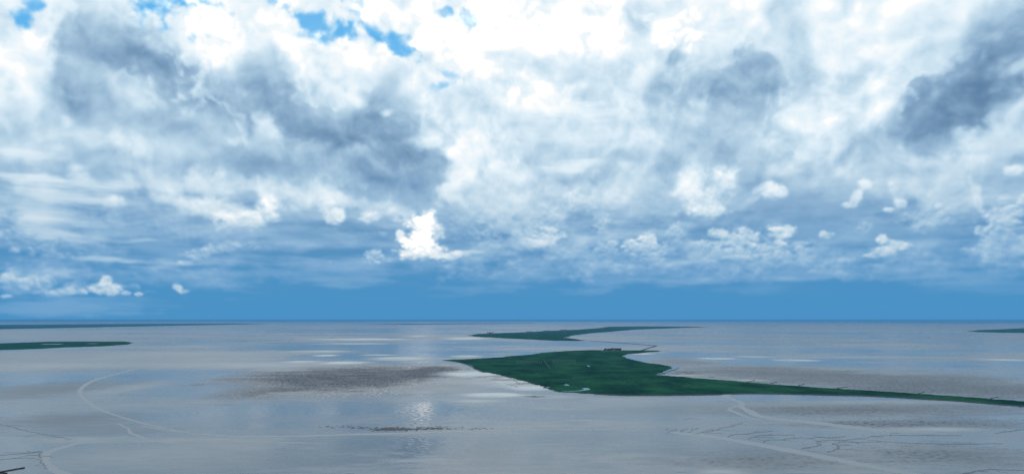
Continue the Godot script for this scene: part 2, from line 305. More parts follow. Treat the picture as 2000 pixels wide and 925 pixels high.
	[-36.45, 2.88, 0.67, 0.76, 10, 0.72, 0.62, 0.9, 0.45, 1],
	[-35.58, 2.49, 0.68, 0.42, 20, 0.76, 0.68, 0.95, 0.4, 1],
	[-35.71, 2.38, 1.70, 0.62, 0, 0.56, 0.5, 0.6, 0.8, 0],
	[-33.74, 3.33, 2.67, 0.57, 0, 0.56, 0.5, 0.7, 0.8, 0],
	[-30.78, 2.78, 0.44, 0.37, 0, 0.8, 0.74, 0.95, 0.4, 1],
	[-30.74, 2.12, 1.52, 0.51, 0, 0.74, 0.68, 0.95, 0.4, 1],
	[-33.50, 1.91, 1.79, 0.36, 0, 0.7, 0.66, 0.85, 0.5, 1],
	[-34.42, 2.52, 0.76, 0.49, 0, 0.64, 0.58, 0.8, 0.5, 1],
	[-29.44, 1.92, 0.45, 0.19, 0, 0.72, 0.66, 0.8, 0.4, 1],
	[-32.46, 2.29, 0.92, 0.43, 0, 0.66, 0.6, 0.7, 0.6, 1],
	[-36.49, 1.57, 0.50, 0.14, 0, 0.7, 0.66, 0.9, 0.4, 1],
	[-28.59, 1.86, 0.36, 0.15, 0, 0.74, 0.66, 0.95, 0.4, 1],
	[-28.92, 2.38, 0.72, 0.34, 0, 0.5, 0.46, 0.7, 0.6, 1],
	[-26.05, 2.40, 0.48, 0.31, 20, 0.72, 0.64, 0.95, 0.4, 1],
	[-25.51, 2.14, 0.42, 0.15, 0, 0.62, 0.56, 0.8, 0.5, 1],
	[-27.63, 2.03, 0.67, 0.15, 0, 0.4, 0.4, 0.5, 0.8, 1],
	[-26.66, 3.00, 0.68, 0.23, 0, 0.36, 0.34, 0.6, 0.8, 0],
	[-35.03, 0.83, 6.88, 0.83, 0, 0.42, 0.36, 0.8, 0.9, 3],
	[-32.35, 0.50, 4.87, 0.36, 0, 0.36, 0.34, 0.6, 0.9, 3],
	[-24.78, 0.23, 5.28, 0.19, 0, 0.28, 0.26, 0.6, 0.8, 3],
	[29.24, 1.26, 9.77, 0.52, 0, 0.2, 0.16, 0.3, 0.9, 3],
]
# patches of the flat: x, z, half width, half depth, ripple steepness, sandiness (high values paint sunlit patches pale), roughness, cover, softness, grain (0 smooth, 1 ripple marks, 2 weed)
const PATCHES := [
	[-1237, -2177, 649, 540, 0.01, 0.42, 0.5, 0.8, 0.8, 0],
	[-1234, -1795, 223, 174, 0.01, 0.6, 0.55, 0.8, 0.8, 0],
	[-732, -1852, 326, 165, 0.01, 0.6, 0.55, 0.8, 0.8, 0],
	[-1225, -2485, 475, 187, 0.01, 0.5, 0.5, 0.7, 0.8, 0],
	[-1609, -2485, 366, 187, 0.01, 0.3, 0.4, 0.6, 0.8, 0],
	[-542, -1676, 99, 102, 0.01, 0.5, 0.5, 0.7, 0.8, 0],
	[-349, -1456, 235, 381, 0.78, 0, 0.75, 1, 0.6, 1],
	[-186, -1612, 70, 246, 0.75, 0, 0.75, 0.95, 0.6, 1],
	[-428, -1174, 69, 99, 0.6, 0, 0.75, 0.8, 0.7, 1],
	[-557, -3227, 765, 555, 0.01, 0, 0.13, 0.8, 0.8, 0],
	[-948, -2943, 345, 313, 0.01, 0, 0.16, 0.7, 0.8, 0],
	[-506, -2239, 261, 270, 0.01, 0, 0.13, 0.9, 0.7, 0],
	[-2748, -8385, 2405, 2379, 0.01, 0.05, 0.2, 0.7, 0.8, 0],
	[-1145, -8659, 1145, 2866, 0.01, 0, 0.16, 0.8, 0.8, 0],
	[-939, -4240, 376, 285, 0.01, 1.1, 0.6, 1, 0.6, 0],  # white patches here and below paint sunlit ground pale
	[-689, -5082, 90, 221, 0.01, 1, 0.6, 1, 0.6, 0],
	[-314, -4474, 165, 317, 0.01, 1.1, 0.6, 1, 0.6, 0],
	[-795, -3468, 205, 147, 0.01, 0.8, 0.55, 0.8, 0.7, 0],
	[-740, -2633, 136, 93, 0.01, 0.9, 0.55, 0.9, 0.7, 0],
	[-628, -2333, 48, 60, 0.01, 1.1, 0.6, 1, 0.6, 0],
	[-357, -2154, 111, 112, 0.01, 1.1, 0.6, 1, 0.6, 0],
	[-471, -1949, 75, 78, 0.01, 1.1, 0.6, 1, 0.6, 0],
	[-152, -2285, 51, 70, 0.01, 1, 0.6, 0.9, 0.6, 0],
	[-604, -1995, 65, 63, 0.01, 1, 0.6, 0.9, 0.7, 0],
	[-455, -2366, 70, 54, 0.01, 0.9, 0.6, 0.9, 0.6, 0],
	[-85, -1550, 80, 87, 0.01, 1.2, 0.6, 1, 0.6, 0],
	[-15, -1356, 74, 121, 0.01, 1.1, 0.55, 0.95, 0.6, 0],
	[36, -1237, 50, 55, 0.01, 1.1, 0.55, 1, 0.6, 0],
	[-29, -1120, 62, 38, 0.01, 1.2, 0.55, 1, 0.6, 0],
	[-156, -1166, 34, 28, 0.01, 0.8, 0.5, 0.9, 0.7, 0],
	[-53, -1036, 46, 26, 0.01, 0.7, 0.45, 0.8, 0.8, 0],
	[56, -1090, 56, 28, 0.01, 0.5, 0.45, 0.8, 0.8, 0],
	[-100, -1359, 60, 67, 0.01, 0.5, 0.5, 0.7, 0.8, 0],
	[-115, -1214, 98, 88, 0.01, 0.3, 0.45, 0.7, 0.8, 0],
	[640, -2150, 60, 50, 0.01, 1.2, 0.6, 1, 0.5, 0],
	[788, -2269, 54, 63, 0.01, 1, 0.55, 0.9, 0.7, 0],
	[848, -2069, 73, 57, 0.01, 1, 0.55, 0.95, 0.6, 0],
	[1486, -2097, 87, 75, 0.01, 1, 0.55, 0.9, 0.7, 0],
	[992, -2240, 331, 91, 0.01, 0.5, 0.45, 0.6, 0.8, 0],
	[454, -2454, 54, 59, 0.01, 1.1, 0.6, 1, 0.6, 0],
	[547, -2549, 45, 40, 0.01, 1, 0.6, 0.8, 0.7, 0],
	[422, -1452, 64, 41, 0.01, 1.2, 0.65, 1, 0.5, 0],
	[481, -1390, 41, 28, 0.01, 1.1, 0.6, 1, 0.5, 0],
	[377, -1504, 44, 27, 0.01, 0.9, 0.6, 0.9, 0.6, 0],
	[581, -1612, 232, 246, 0.35, 0.14, 0.6, 0.9, 0.7, 1],
	[716, -1430, 307, 240, 0.35, 0.16, 0.6, 0.9, 0.7, 1],
	[799, -1229, 160, 161, 0.35, 0.16, 0.6, 0.9, 0.7, 1],
	[486, -2007, 88, 170, 0.3, 0.16, 0.5, 0.8, 0.7, 1],
	[1384, -2407, 302, 141, 0.01, 0, 0.14, 0.9, 0.8, 0],
	[2666, -6068, 1118, 1292, 0.01, 0, 0.15, 0.9, 0.8, 0],
	[1206, -3444, 553, 428, 0.01, 0, 0.15, 0.8, 0.8, 0],
	[2359, -3646, 419, 630, 0.01, 0.05, 0.2, 0.8, 0.8, 0],
	[355, -3253, 426, 444, 0.01, 0, 0.16, 0.8, 0.8, 0],
	[640, -2476, 146, 112, 0.01, 0, 0.16, 0.7, 0.8, 0],
	[882, -1841, 326, 82, 0.01, 0.05, 0.2, 0.7, 0.8, 0],
	[6002, -10759, 1876, 2668, 0.01, 0.1, 0.3, 0.6, 0.8, 0],
	[-418, -883, 58, 65, 0.01, 0, 0.11, 0.95, 0.7, 0],
	[-275, -944, 130, 84, 0.01, 0, 0.12, 0.95, 0.7, 0],
	[-531, -1189, 111, 166, 0.01, 0.02, 0.15, 0.85, 0.8, 0],
	[-305, -805, 106, 46, 0.01, 0.03, 0.15, 0.8, 0.8, 0],
	[-729, -1428, 125, 146, 0.01, 0.1, 0.2, 0.7, 0.8, 0],
	[-684, -1225, 53, 142, 0.01, 0.5, 0.4, 0.8, 0.8, 0],
	[-108, -928, 52, 140, 0.014, 0.02, 0.09, 1, 0.4, 0],
	[-88, -682, 29, 91, 0.012, 0.02, 0.11, 1, 0.5, 0],
	[0, -886, 96, 83, 0.01, 0.02, 0.13, 0.9, 0.8, 0],
	[-146, -687, 97, 108, 0.01, 0.03, 0.16, 0.8, 0.9, 0],
	[-28, -649, 51, 87, 0.02, 0, 0.15, 0.9, 0.8, 0],
	[61, -723, 77, 120, 0.01, 0.05, 0.18, 0.8, 0.9, 0],
	[23, -633, 18, 70, 0.01, 0.1, 0.14, 0.7, 0.8, 0],
	[-155, -594, 69, 33, 0.01, 0.05, 0.18, 0.7, 0.9, 0],
	[-129, -739, 119, 13, 0.01, 0.3, 0.35, 0.6, 0.8, 0],
	[0, -746, 120, 13, 0.01, 0.25, 0.3, 0.5, 0.8, 0],
	[-334, -619, 98, 58, 0.01, 0.4, 0.4, 0.85, 0.9, 0],
	[-537, -841, 92, 75, 0.01, 0.06, 0.4, 0.85, 0.8, 0],
	[-805, -1194, 120, 184, 0.01, 0.06, 0.45, 0.8, 0.9, 0],
	[-439, -709, 62, 24, 0.01, 0.5, 0.45, 0.8, 0.8, 0],
	[-524, -736, 43, 45, 0.01, 0.2, 0.2, 0.7, 0.8, 0],
	[-254, -606, 70, 43, 0.01, 0.25, 0.35, 0.7, 0.9, 0],
	[-330, -709, 93, 18, 0.01, 0.35, 0.4, 0.8, 0.8, 0],
	[-447, -769, 101, 49, 0.01, 0.1, 0.35, 0.7, 0.8, 0],
	[446, -943, 233, 74, 0.3, 0.05, 0.5, 0.9, 0.9, 1],
	[364, -994, 116, 35, 0.01, 0.3, 0.4, 0.7, 0.8, 0],
	[563, -1023, 165, 25, 0.01, 0.45, 0.4, 0.7, 0.8, 0],
	[444, -812, 154, 39, 0.35, 0, 0.35, 0.9, 0.9, 1],
	[469, -774, 56, 18, 0.01, 0.6, 0.45, 0.85, 0.8, 0],
	[219, -607, 114, 52, 0.25, 0.05, 0.4, 0.85, 0.9, 1],
	[386, -629, 82, 51, 0.3, 0.06, 0.4, 0.85, 0.9, 1],
	[206, -941, 137, 63, 0.01, 0.14, 0.3, 0.7, 0.9, 0],
	[160, -652, 94, 45, 0.01, 0.05, 0.2, 0.7, 0.9, 0],
	[194, -1056, 93, 33, 0.01, 0.5, 0.45, 0.7, 0.8, 0],
	[166, -560, 24, 15, 0.01, 0.7, 0.5, 0.8, 0.8, 0],
	[0, -1403, 57, 41, 0.5, 0, 0.8, 0.95, 0.7, 2],
	[-43, -1464, 49, 39, 0.5, 0, 0.8, 0.9, 0.7, 2],
	[29, -1313, 39, 26, 0.5, 0, 0.8, 0.95, 0.7, 2],
	[36, -1097, 27, 18, 0.5, 0, 0.8, 0.95, 0.7, 2],
	[438, -1451, 53, 38, 0.5, 0, 0.8, 0.95, 0.8, 2],
	[395, -1577, 35, 60, 0.5, 0, 0.8, 0.9, 0.8, 2],
	[469, -1356, 30, 22, 0.5, 0, 0.8, 0.9, 0.8, 2],
	[102, -1069, 16, 8, 0.5, 0, 0.8, 0.9, 0.7, 2],
	[-585, -1283, 23, 25, 0.5, 0, 0.7, 0.8, 0.7, 2],
	[-608, -1023, 12, 13, 0.5, 0, 0.7, 0.7, 0.7, 2],
	[-548, -2510, 33, 38, 0.5, 0, 0.7, 0.9, 0.7, 2],
	[2540, -27566, 3598, 1398, 0.01, 1.2, 0.6, 1, 0.8, 0],  # bright horizon strip: far sunlight painted into the ground colour
	[8467, -27780, 2540, 1184, 0.01, 1, 0.6, 0.8, 0.8, 0],  # second pale stretch painted for the sunlit horizon
	[-4512, -6942, 1203, 1149, 0.01, 0.5, 0.5, 0.6, 0.8, 0],
	[-3388, -5117, 979, 477, 0.01, 0.5, 0.5, 0.6, 0.8, 0],
	[0, -10254, 450, 1271, 0.01, 0.5, 0.5, 0.5, 0.8, 0],
]

var n_warp := FastNoiseLite.new()
var n_soft := FastNoiseLite.new()
var n_heap := FastNoiseLite.new()
var n_streak := FastNoiseLite.new()
var n_big := FastNoiseLite.new()
var n_g1 := FastNoiseLite.new()
var n_g2 := FastNoiseLite.new()
var n_g3 := FastNoiseLite.new()
var n_rip := FastNoiseLite.new()
var n_wave := FastNoiseLite.new()
var packed := PackedFloat32Array()
var sky_rows := []
var sky_job := []
var tex_rows := []
var tex_job := []
var rng := RandomNumberGenerator.new()


func noise_of(n: FastNoiseLite, kind: int, seed_: int, freq: float, oct: int, gain := 0.5, frac := FastNoiseLite.FRACTAL_FBM) -> void:
	n.noise_type = kind
	n.seed = seed_
	n.frequency = freq
	n.fractal_type = frac
	n.fractal_octaves = oct
	n.fractal_gain = gain


func _ready() -> void:
	rng.seed = 7
	var cam := Camera3D.new()
	cam.name = "camera"
	cam.position = Vector3(0, EYE, 0)
	cam.rotation_degrees = Vector3(6.898, 0, 0)
	cam.fov = 38.243
	cam.near = 0.5
	cam.far = 500000.0
	add_child(cam)
	noise_of(n_warp, FastNoiseLite.TYPE_SIMPLEX_SMOOTH, 11, 0.16, 4)
	noise_of(n_soft, FastNoiseLite.TYPE_SIMPLEX_SMOOTH, 23, 0.2, 6, 0.52)
	noise_of(n_heap, FastNoiseLite.TYPE_SIMPLEX_SMOOTH, 5, 0.33, 4, 0.5, FastNoiseLite.FRACTAL_RIDGED)
	noise_of(n_streak, FastNoiseLite.TYPE_SIMPLEX_SMOOTH, 31, 0.09, 5, 0.55)
	noise_of(n_big, FastNoiseLite.TYPE_SIMPLEX_SMOOTH, 41, 0.035, 3)
	var env := Environment.new()
	env.background_mode = Environment.BG_SKY
	env.sky = Sky.new()
	var pan := PanoramaSkyMaterial.new()
	pan.panorama = make_sky()
	env.sky.sky_material = pan
	env.tonemap_mode = Environment.TONE_MAPPER_LINEAR
	env.tonemap_exposure = 1.0
	env.fog_enabled = true
	env.fog_density = 0.000042
	env.fog_light_color = Color(0.5, 0.8, 1.0)
	env.sdfgi_enabled = true
	env.ssao_enabled = true
	env.ssil_enabled = true
	var world := WorldEnvironment.new()
	world.environment = env
	add_child(world)
	var sun := DirectionalLight3D.new()
	sun.name = "sun"
	sun.light_energy = 0.4
	sun.light_angular_distance = 12.0
	sun.light_color = Color(1.0, 0.985, 0.96)
	sun.shadow_enabled = true
	sun.rotation_degrees = Vector3(-52, 188, 0)   # shines from high ahead, a little to the right, towards the viewer
	add_child(sun)
	noise_of(n_g1, FastNoiseLite.TYPE_SIMPLEX_SMOOTH, 51, 0.0011, 5, 0.55)
	noise_of(n_g2, FastNoiseLite.TYPE_SIMPLEX_SMOOTH, 61, 0.008, 4, 0.55)
	noise_of(n_g3, FastNoiseLite.TYPE_SIMPLEX_SMOOTH, 71, 0.06, 4, 0.6)
	noise_of(n_rip, FastNoiseLite.TYPE_SIMPLEX_SMOOTH, 81, 0.03, 3, 0.6)
	noise_of(n_wave, FastNoiseLite.TYPE_SIMPLEX_SMOOTH, 91, 0.16, 2, 0.6)
	make_flat()
	make_islands()
	make_details()


# ---------------------------------------------------------------- sky
func ramp(stops: Array, t: float) -> Vector3:
	if t <= stops[0][0]:
		return stops[0][1]
	for i in range(1, stops.size()):
		if t <= stops[i][0]:
			var k: float = (t - stops[i - 1][0]) / (stops[i][0] - stops[i - 1][0])
			return stops[i - 1][1].lerp(stops[i][1], k)
	return stops[-1][1]


const GREY := [[0.0, Vector3(72, 108, 145)], [0.25, Vector3(108, 142, 175)], [0.4, Vector3(134, 167, 198)], [0.55, Vector3(164, 195, 219)], [0.7, Vector3(194, 219, 236)], [0.85, Vector3(224, 240, 250)], [1.0, Vector3(254, 255, 255)]]
const FAR_BLUE := [[0.0, Vector3(56, 130, 184)], [0.1, Vector3(66, 138, 190)], [0.25, Vector3(92, 152, 200)], [0.4, Vector3(118, 166, 208)], [0.55, Vector3(148, 186, 217)], [0.7, Vector3(186, 209, 226)], [0.85, Vector3(222, 232, 238)], [1.0, Vector3(250, 252, 252)]]
const BASE := [[0.0, Vector3(0.02, 0, 0)], [1.6, Vector3(0.08, 0, 0)], [3.7, Vector3(0.28, 0, 0)], [6.3, Vector3(0.41, 0, 0)], [8.9, Vector3(0.52, 0, 0)], [11.9, Vector3(0.63, 0, 0)], [16.0, Vector3(0.72, 0, 0)], [19.0, Vector3(0.82, 0, 0)], [22.0, Vector3(0.93, 0, 0)], [27.0, Vector3(0.93, 0, 0)], [45.0, Vector3(0.8, 0, 0)], [90.0, Vector3(0.78, 0, 0)]]


func pack_clouds() -> void:
	packed.resize(CLOUDS.size() * 12)
	for i in CLOUDS.size():
		var c: Array = CLOUDS[i]
		var r := deg_to_rad(c[4])
		var row := [c[0], c[1], c[2], c[3], cos(r), sin(r), c[5], c[6], c[7], c[8], float(c[9]), cos(deg_to_rad(c[1]))]
		for k in 12:
			packed[i * 12 + k] = row[k]


func sky_at(az: float, el: float, near: PackedInt32Array) -> Vector3:
	var a := deg_to_rad(az)
	var e := deg_to_rad(el)
	var dir := Vector3(sin(a) * cos(e), sin(e), -cos(a) * cos(e))
	var p := dir * 57.3
	var low := clampf(el / 12.0, 0.0, 1.0)
	var wx := n_warp.get_noise_3dv(p) * lerpf(0.8, 1.6, low)
	var wy := n_warp.get_noise_3dv(p + Vector3(31, 57, 13)) * lerpf(0.3, 1.25, low)
	# clouds far off, low in the sky, show smaller lumps: mix two sizes of the same noise
	var w := Vector3(wx, wy, 0) * 0.5
	var toward := Vector3(clampf(-az * 0.012, -0.5, 0.5), 0.85, 0)   # to where the sun stands behind the cloud
	var near_share := smoothstep(4.0, 13.0, el)
	var fs := 0.0
	var fs2 := 0.0
	var fh := 0.0
	var fh2 := 0.0
	var ff := 0.0
	if near_share > 0.0:
		var q := p + w
		fs = n_soft.get_noise_3dv(q) * near_share
		fs2 = n_soft.get_noise_3dv(q + toward) * near_share
		fh = -n_heap.get_noise_3dv(q * 1.1) * near_share
		fh2 = -n_heap.get_noise_3dv(q * 1.1 + toward * 0.5) * near_share
		ff = n_soft.get_noise_3dv(q * 3.1) * near_share
	if near_share < 1.0:
		var q := Vector3(p.x, p.y * 1.3, p.z) * 1.9 + w
		var k := 1.0 - near_share
		fs += n_soft.get_noise_3dv(q) * k
		fs2 += n_soft.get_noise_3dv(q + toward * 0.8) * k
		fh += -n_heap.get_noise_3dv(q * 1.1) * k
		fh2 += -n_heap.get_noise_3dv(q * 1.1 + toward * 0.5) * k
		ff += n_soft.get_noise_3dv(q * 2.6) * k
	var lit_soft := clampf(fs - fs2, -0.6, 0.6)
	var lit_heap := clampf(fh - fh2, -0.7, 0.7)
	var st := n_streak.get_noise_3d(p.x * 0.9, p.y * 9.0, p.z * 0.9)
	var bank := n_soft.get_noise_3d(p.x * 0.9 + 70.0, p.y * 3.6, p.z * 0.9) if el < 12.0 else 0.0
	var framed := (1.0 - smoothstep(38.0, 58.0, absf(az))) * (1.0 - smoothstep(26.0, 42.0, el))
	var t: float = ramp(BASE, el).x
	var masses := n_big.get_noise_3dv(p * Vector3(1, 1.6, 1))
	t += (1.0 - framed) * smoothstep(1.0, 8.0, el) * (masses * 0.75 + fs * 0.22 - 0.24)
	t += st * 0.2 * (1.0 - smoothstep(5.0, 13.0, el)) * smoothstep(-0.5, 3.0, el)
	t += bank * 0.26 * smoothstep(0.3, 3.0, el) * (1.0 - smoothstep(7.0, 12.0, el))
	t += (fs * 0.12 + lit_soft * 0.22 + ff * 0.04) * smoothstep(3.0, 12.0, el)
	var blue := (1.0 - framed) * smoothstep(0.12, 0.5, fs + masses * 0.6) * smoothstep(22.0, 35.0, el) * 0.8
	var ax := az + wx
	var ay := el + wy * 0.8
	var bx := az + wx * 0.3
	var by := el + wy * 0.25
	for i in near:
		var o := i * 12
		var kind := int(packed[o + 10])
		var ux := (bx if kind == 1 else ax) - packed[o]
		var uy := (by if kind == 1 else ay) - packed[o + 1]
		ux *= packed[o + 11]
		var qx := (ux * packed[o + 4] - uy * packed[o + 5]) / packed[o + 2]
		var qy := (ux * packed[o + 5] + uy * packed[o + 4]) / packed[o + 3]
		var d := qx * qx + qy * qy
		if d > 3.6:
			continue
		d = sqrt(d)
		var size := clampf(minf(packed[o + 2], packed[o + 3]) / 1.2, 0.35, 1.0)
		if kind == 1:
			d -= fh * 0.5 * size + fs * 0.55 * size + ff * 0.42
		elif kind == 2:
			d += fs * 1.1 + ff * 1.3
		elif kind == 3:
			d -= st * 0.9 + fs * 0.25
		elif kind == 4:
			d -= fs * 0.8 + fh * 0.3 + ff * 0.22
		else:
			d -= fs * 0.9 + ff * 0.3
		var s := packed[o + 9]
		var cover := packed[o + 8] * (1.0 - smoothstep(1.0 - s, 1.0 + s * 0.45, d))
		if cover <= 0.002:
			continue
		if kind == 2:
			blue = maxf(blue, cover)
			continue
		var tone := lerpf(packed[o + 7], packed[o + 6], clampf(qy * 0.5 + 0.5, 0.0, 1.0))
		if kind == 4:
			tone = lerpf(tone, 0.95, smoothstep(0.5, 1.04, d)) + lit_soft * 0.3 + lit_heap * 0.1
		elif kind == 1:
			tone += lit_heap * 0.3 * lerpf(0.5, 1.0, size) + lit_soft * 0.16 + fs * 0.06 + ff * 0.06 + qy * 0.05 - 0.05 * (1.0 - low)
		elif kind == 3:
			tone += st * 0.08
		else:
			tone += fs * 0.06 + lit_soft * 0.27 + lit_heap * 0.05 + ff * 0.03
		t = lerpf(t, tone, cover)
		blue *= 1.0 - cover
	var far := 1.0 - smoothstep(1.0, 15.0, el)
	var col: Vector3 = ramp(GREY, t).lerp(ramp(FAR_BLUE, t), far)
	col = col.lerp(Vector3(92, 176, 236).lerp(Vector3(70, 150, 222), smoothstep(25.0, 60.0, el)), blue * 0.95)
	var over := maxf(0.0, t - 0.97) * (1.0 - blue)
	return Vector3(pow(col.x / 255.0, 2.2), pow(col.y / 255.0, 2.2), pow(col.z / 255.0, 2.2)) * (1.0 + over * 3.0)


func sky_row(j: int) -> void:
	var w: int = sky_job[0]
	var h: int = sky_job[1]
	var az0: float = sky_job[2]
	var el0: float = sky_job[3]
	var step: float = sky_job[4]
	var el := el0 - (j + 0.5) * step
	var line := PackedFloat32Array()
	line.resize(w * 3)
	var rowlist := PackedInt32Array()
	for i in CLOUDS.size():
		if absf(CLOUDS[i][1] - el) < maxf(CLOUDS[i][2], CLOUDS[i][3]) * 1.8 + 2.5:
			rowlist.append(i)
	var near := rowlist
	for x in w:
		var az := az0 + (x + 0.5) * step
		az = wrapf(az, -180.0, 180.0)
		if x % 32 == 0:
			near = PackedInt32Array()
			var mid := wrapf(az + 16.0 * step, -180.0, 180.0)
			for i in rowlist:
				if absf(CLOUDS[i][0] - mid) < maxf(CLOUDS[i][2], CLOUDS[i][3]) * 1.9 + 4.0 + 16.0 * step:
					near.append(i)
		var c := sky_at(az, maxf(el, 0.0), near)
		line[x * 3] = c.x
		line[x * 3 + 1] = c.y
		line[x * 3 + 2] = c.z
	sky_rows[j] = line


func sky_block(w: int, h: int, az0: float, el0: float, step: float) -> Image:
	sky_job = [w, h, az0, el0, step]
	sky_rows.resize(h)
	var id := WorkerThreadPool.add_group_task(sky_row, h, -1, true)
	WorkerThreadPool.wait_for_group_task_completion(id)
	var all := PackedByteArray()
	for j in h:
		all.append_array(sky_rows[j].to_byte_array())
	return Image.create_from_data(w, h, false, Image.FORMAT_RGBF, all)


func make_sky() -> ImageTexture:
	# the whole dome coarsely, then the part ahead again at four times the detail: one formula for both
	pack_clouds()
	var whole := sky_block(1024, 264, 0.0, 90.0, 360.0 / 1024.0)
	whole.resize(4096, 1056, Image.INTERPOLATE_CUBIC)
	var im := Image.create(4096, 2048, false, Image.FORMAT_RGBF)
	im.fill(Color(0.07, 0.27, 0.52))
	im.blit_rect(whole, Rect2i(0, 0, 4096, 1056), Vector2i(0, 0))
	var step := 360.0 / 4096.0
	var rows := 370
	var top := 1028 - rows
	var ahead := sky_block(1024, rows, -512.0 * step, 90.0 - top * step, step)
	im.blit_rect(ahead, Rect2i(512, 0, 512, rows), Vector2i(0, top))
	im.blit_rect(ahead, Rect2i(0, 0, 512, rows), Vector2i(3584, top))
	return ImageTexture.create_from_image(im)


# ---------------------------------------------------------------- flat
const MUD := Vector3(0.058, 0.064, 0.076)
const SAND_AND_SUN := Vector3(0.56, 0.545, 0.505)  # pale sand, also the colour that paints sunlit patches
const WEED := Vector3(0.03, 0.032, 0.028)
var patch_table := PackedFloat32Array()


# colour and roughness of the flat at x, z; the steepness of its ripples is left in the last two numbers
func flat_at(x: float, z: float, near: PackedInt32Array, out: PackedFloat32Array) -> void:
	var far := smoothstep(1500.0, 5000.0, -z)
	var a := n_g1.get_noise_2d(x * 0.5, z)
	var b := n_g2.get_noise_2d(x * 0.45, z + a * 60.0)
	var c := n_g3.get_noise_2d(x * 0.4, z)
	var rip := n_rip.get_noise_2d(x * 0.35 + b * 20.0, z * 1.5)
	var sandy_or_sunlit := 0.13 + a * 0.34 + b * 0.16 + c * 0.09
	var rough := 0.2 + far * 0.12 + a * 0.24 + b * 0.13 + c * 0.06
	var steep := 0.012 + maxf(0.0, b * 0.03)
	var weed := 0.0
	var veil := n_g2.get_noise_2d(x * 0.1, z * 0.22 + 700.0)
	var streaky := clampf(0.88 + 1.5 * lerpf(rip * 0.7 + b * 0.3, veil + b * 0.35, maxf(far, 0.4)), 0.0, 1.0)
	var wob := a * 0.3 + b * 0.3 + lerpf(c * 0.3 + rip * 0.35, veil * 0.9, far)
	for i in near:
		var o := i * 10
		var qx := (x - patch_table[o]) / patch_table[o + 2]
		var qz := (z - patch_table[o + 1]) / patch_table[o + 3]
		var d := qx * qx + qz * qz
		if d > 3.6:
			continue
		d = sqrt(d) + wob
		var s := patch_table[o + 8]
		var cover := patch_table[o + 7] * (1.0 - smoothstep(1.0 - s, 1.0 + s * 0.5, d))
		if cover <= 0.003:
			continue
		var grain := int(patch_table[o + 9])
		if grain == 2:
			cover *= smoothstep(0.0, 0.35, rip + c * 0.8 + 0.1)
			weed = maxf(weed, cover)
			rough = lerpf(rough, patch_table[o + 6], cover)
			steep = lerpf(steep, patch_table[o + 4], cover)
			continue
		if grain == 1:
			cover *= 0.75 + 0.25 * smoothstep(-0.25, 0.3, rip)
		elif patch_table[o + 5] > 0.65:  # palest patches, mostly painted sunlight, break into streaks
			cover *= streaky
		sandy_or_sunlit = lerpf(sandy_or_sunlit, patch_table[o + 5] * (1.0 + b * 0.3 + c * 0.3), cover)
		rough = lerpf(rough, patch_table[o + 6] + b * 0.03, cover)
		steep = lerpf(steep, patch_table[o + 4], cover)
		weed *= 1.0 - cover
	var col := MUD.lerp(SAND_AND_SUN, clampf(sandy_or_sunlit, 0.0, 1.0)).lerp(WEED, weed)
	out[0] = pow(col.x, 1 / 2.2)
	out[1] = pow(col.y, 1 / 2.2)
	out[2] = pow(col.z, 1 / 2.2)
	out[3] = clampf(rough, 0.05, 0.95)
	steep = maxf(steep, 0.02)
	out[4] = clampf(n_wave.get_noise_2d(x, z) * steep * 1.4, -0.9, 0.9)
	out[5] = clampf((n_wave.get_noise_2d(x * 0.8 + 900.0, z + 500.0) * 2.2 - 0.55) * steep, -0.9, 0.9)   # ripple marks are steeper on the side away from the ebb


func flat_row(j: int) -> void:
	var w: int = tex_job[0]
	var h: int = tex_job[1]
	var r: Rect2 = tex_job[2]
	var z := r.position.y + (j + 0.5) / h * r.size.y
	var line := PackedByteArray()
	line.resize(w * 4)
	var tilt := PackedByteArray()
	tilt.resize(w * 3)
	var rowlist := PackedInt32Array()
	for i in PATCHES.size():
		if absf(PATCHES[i][1] - z) < PATCHES[i][3] * 1.9:
			rowlist.append(i)
	var near := rowlist
	var dx := r.size.x / w
	var c := PackedFloat32Array([0, 0, 0, 0, 0, 0])
	for x in w:
		var wx := r.position.x + (x + 0.5) * dx
		if x % 64 == 0:
			near = PackedInt32Array()
			for i in rowlist:
				if absf(PATCHES[i][0] - wx - 32 * dx) < PATCHES[i][2] * 1.9 + 32 * dx:
					near.append(i)
		flat_at(wx, z, near, c)
		for k in 4:
			line[x * 4 + k] = int(c[k] * 255.0 + 0.5)
		var nl := 1.0 / sqrt(1.0 + c[4] * c[4] + c[5] * c[5])
		tilt[x * 3] = int((c[4] * nl * 0.5 + 0.5) * 255.0 + 0.5)
		tilt[x * 3 + 1] = int((c[5] * nl * 0.5 + 0.5) * 255.0 + 0.5)
		tilt[x * 3 + 2] = int((nl * 0.5 + 0.5) * 255.0 + 0.5)
	tex_rows[j] = [line, tilt]


func flat_material(w: int, h: int, r: Rect2) -> StandardMaterial3D:
	if patch_table.is_empty():
		for p in PATCHES:
			for k in 10:
				patch_table.append(p[k])
	tex_job = [w, h, r]
	tex_rows.resize(h)
	var id := WorkerThreadPool.add_group_task(flat_row, h, -1, true)
	WorkerThreadPool.wait_for_group_task_completion(id)
	var all := PackedByteArray()
	var tilt := PackedByteArray()
	for j in h:
		all.append_array(tex_rows[j][0])
		tilt.append_array(tex_rows[j][1])
	var t := ImageTexture.create_from_image(Image.create_from_data(w, h, false, Image.FORMAT_RGBA8, all))
	var m := StandardMaterial3D.new()
	m.albedo_texture = t
	m.roughness = 1.0
	m.roughness_texture = t
	m.roughness_texture_channel = BaseMaterial3D.TEXTURE_CHANNEL_ALPHA
	m.normal_enabled = true
	m.normal_texture = ImageTexture.create_from_image(Image.create_from_data(w, h, false, Image.FORMAT_RGB8, tilt))
	m.normal_scale = 1.0
	m.texture_repeat = false
	return m


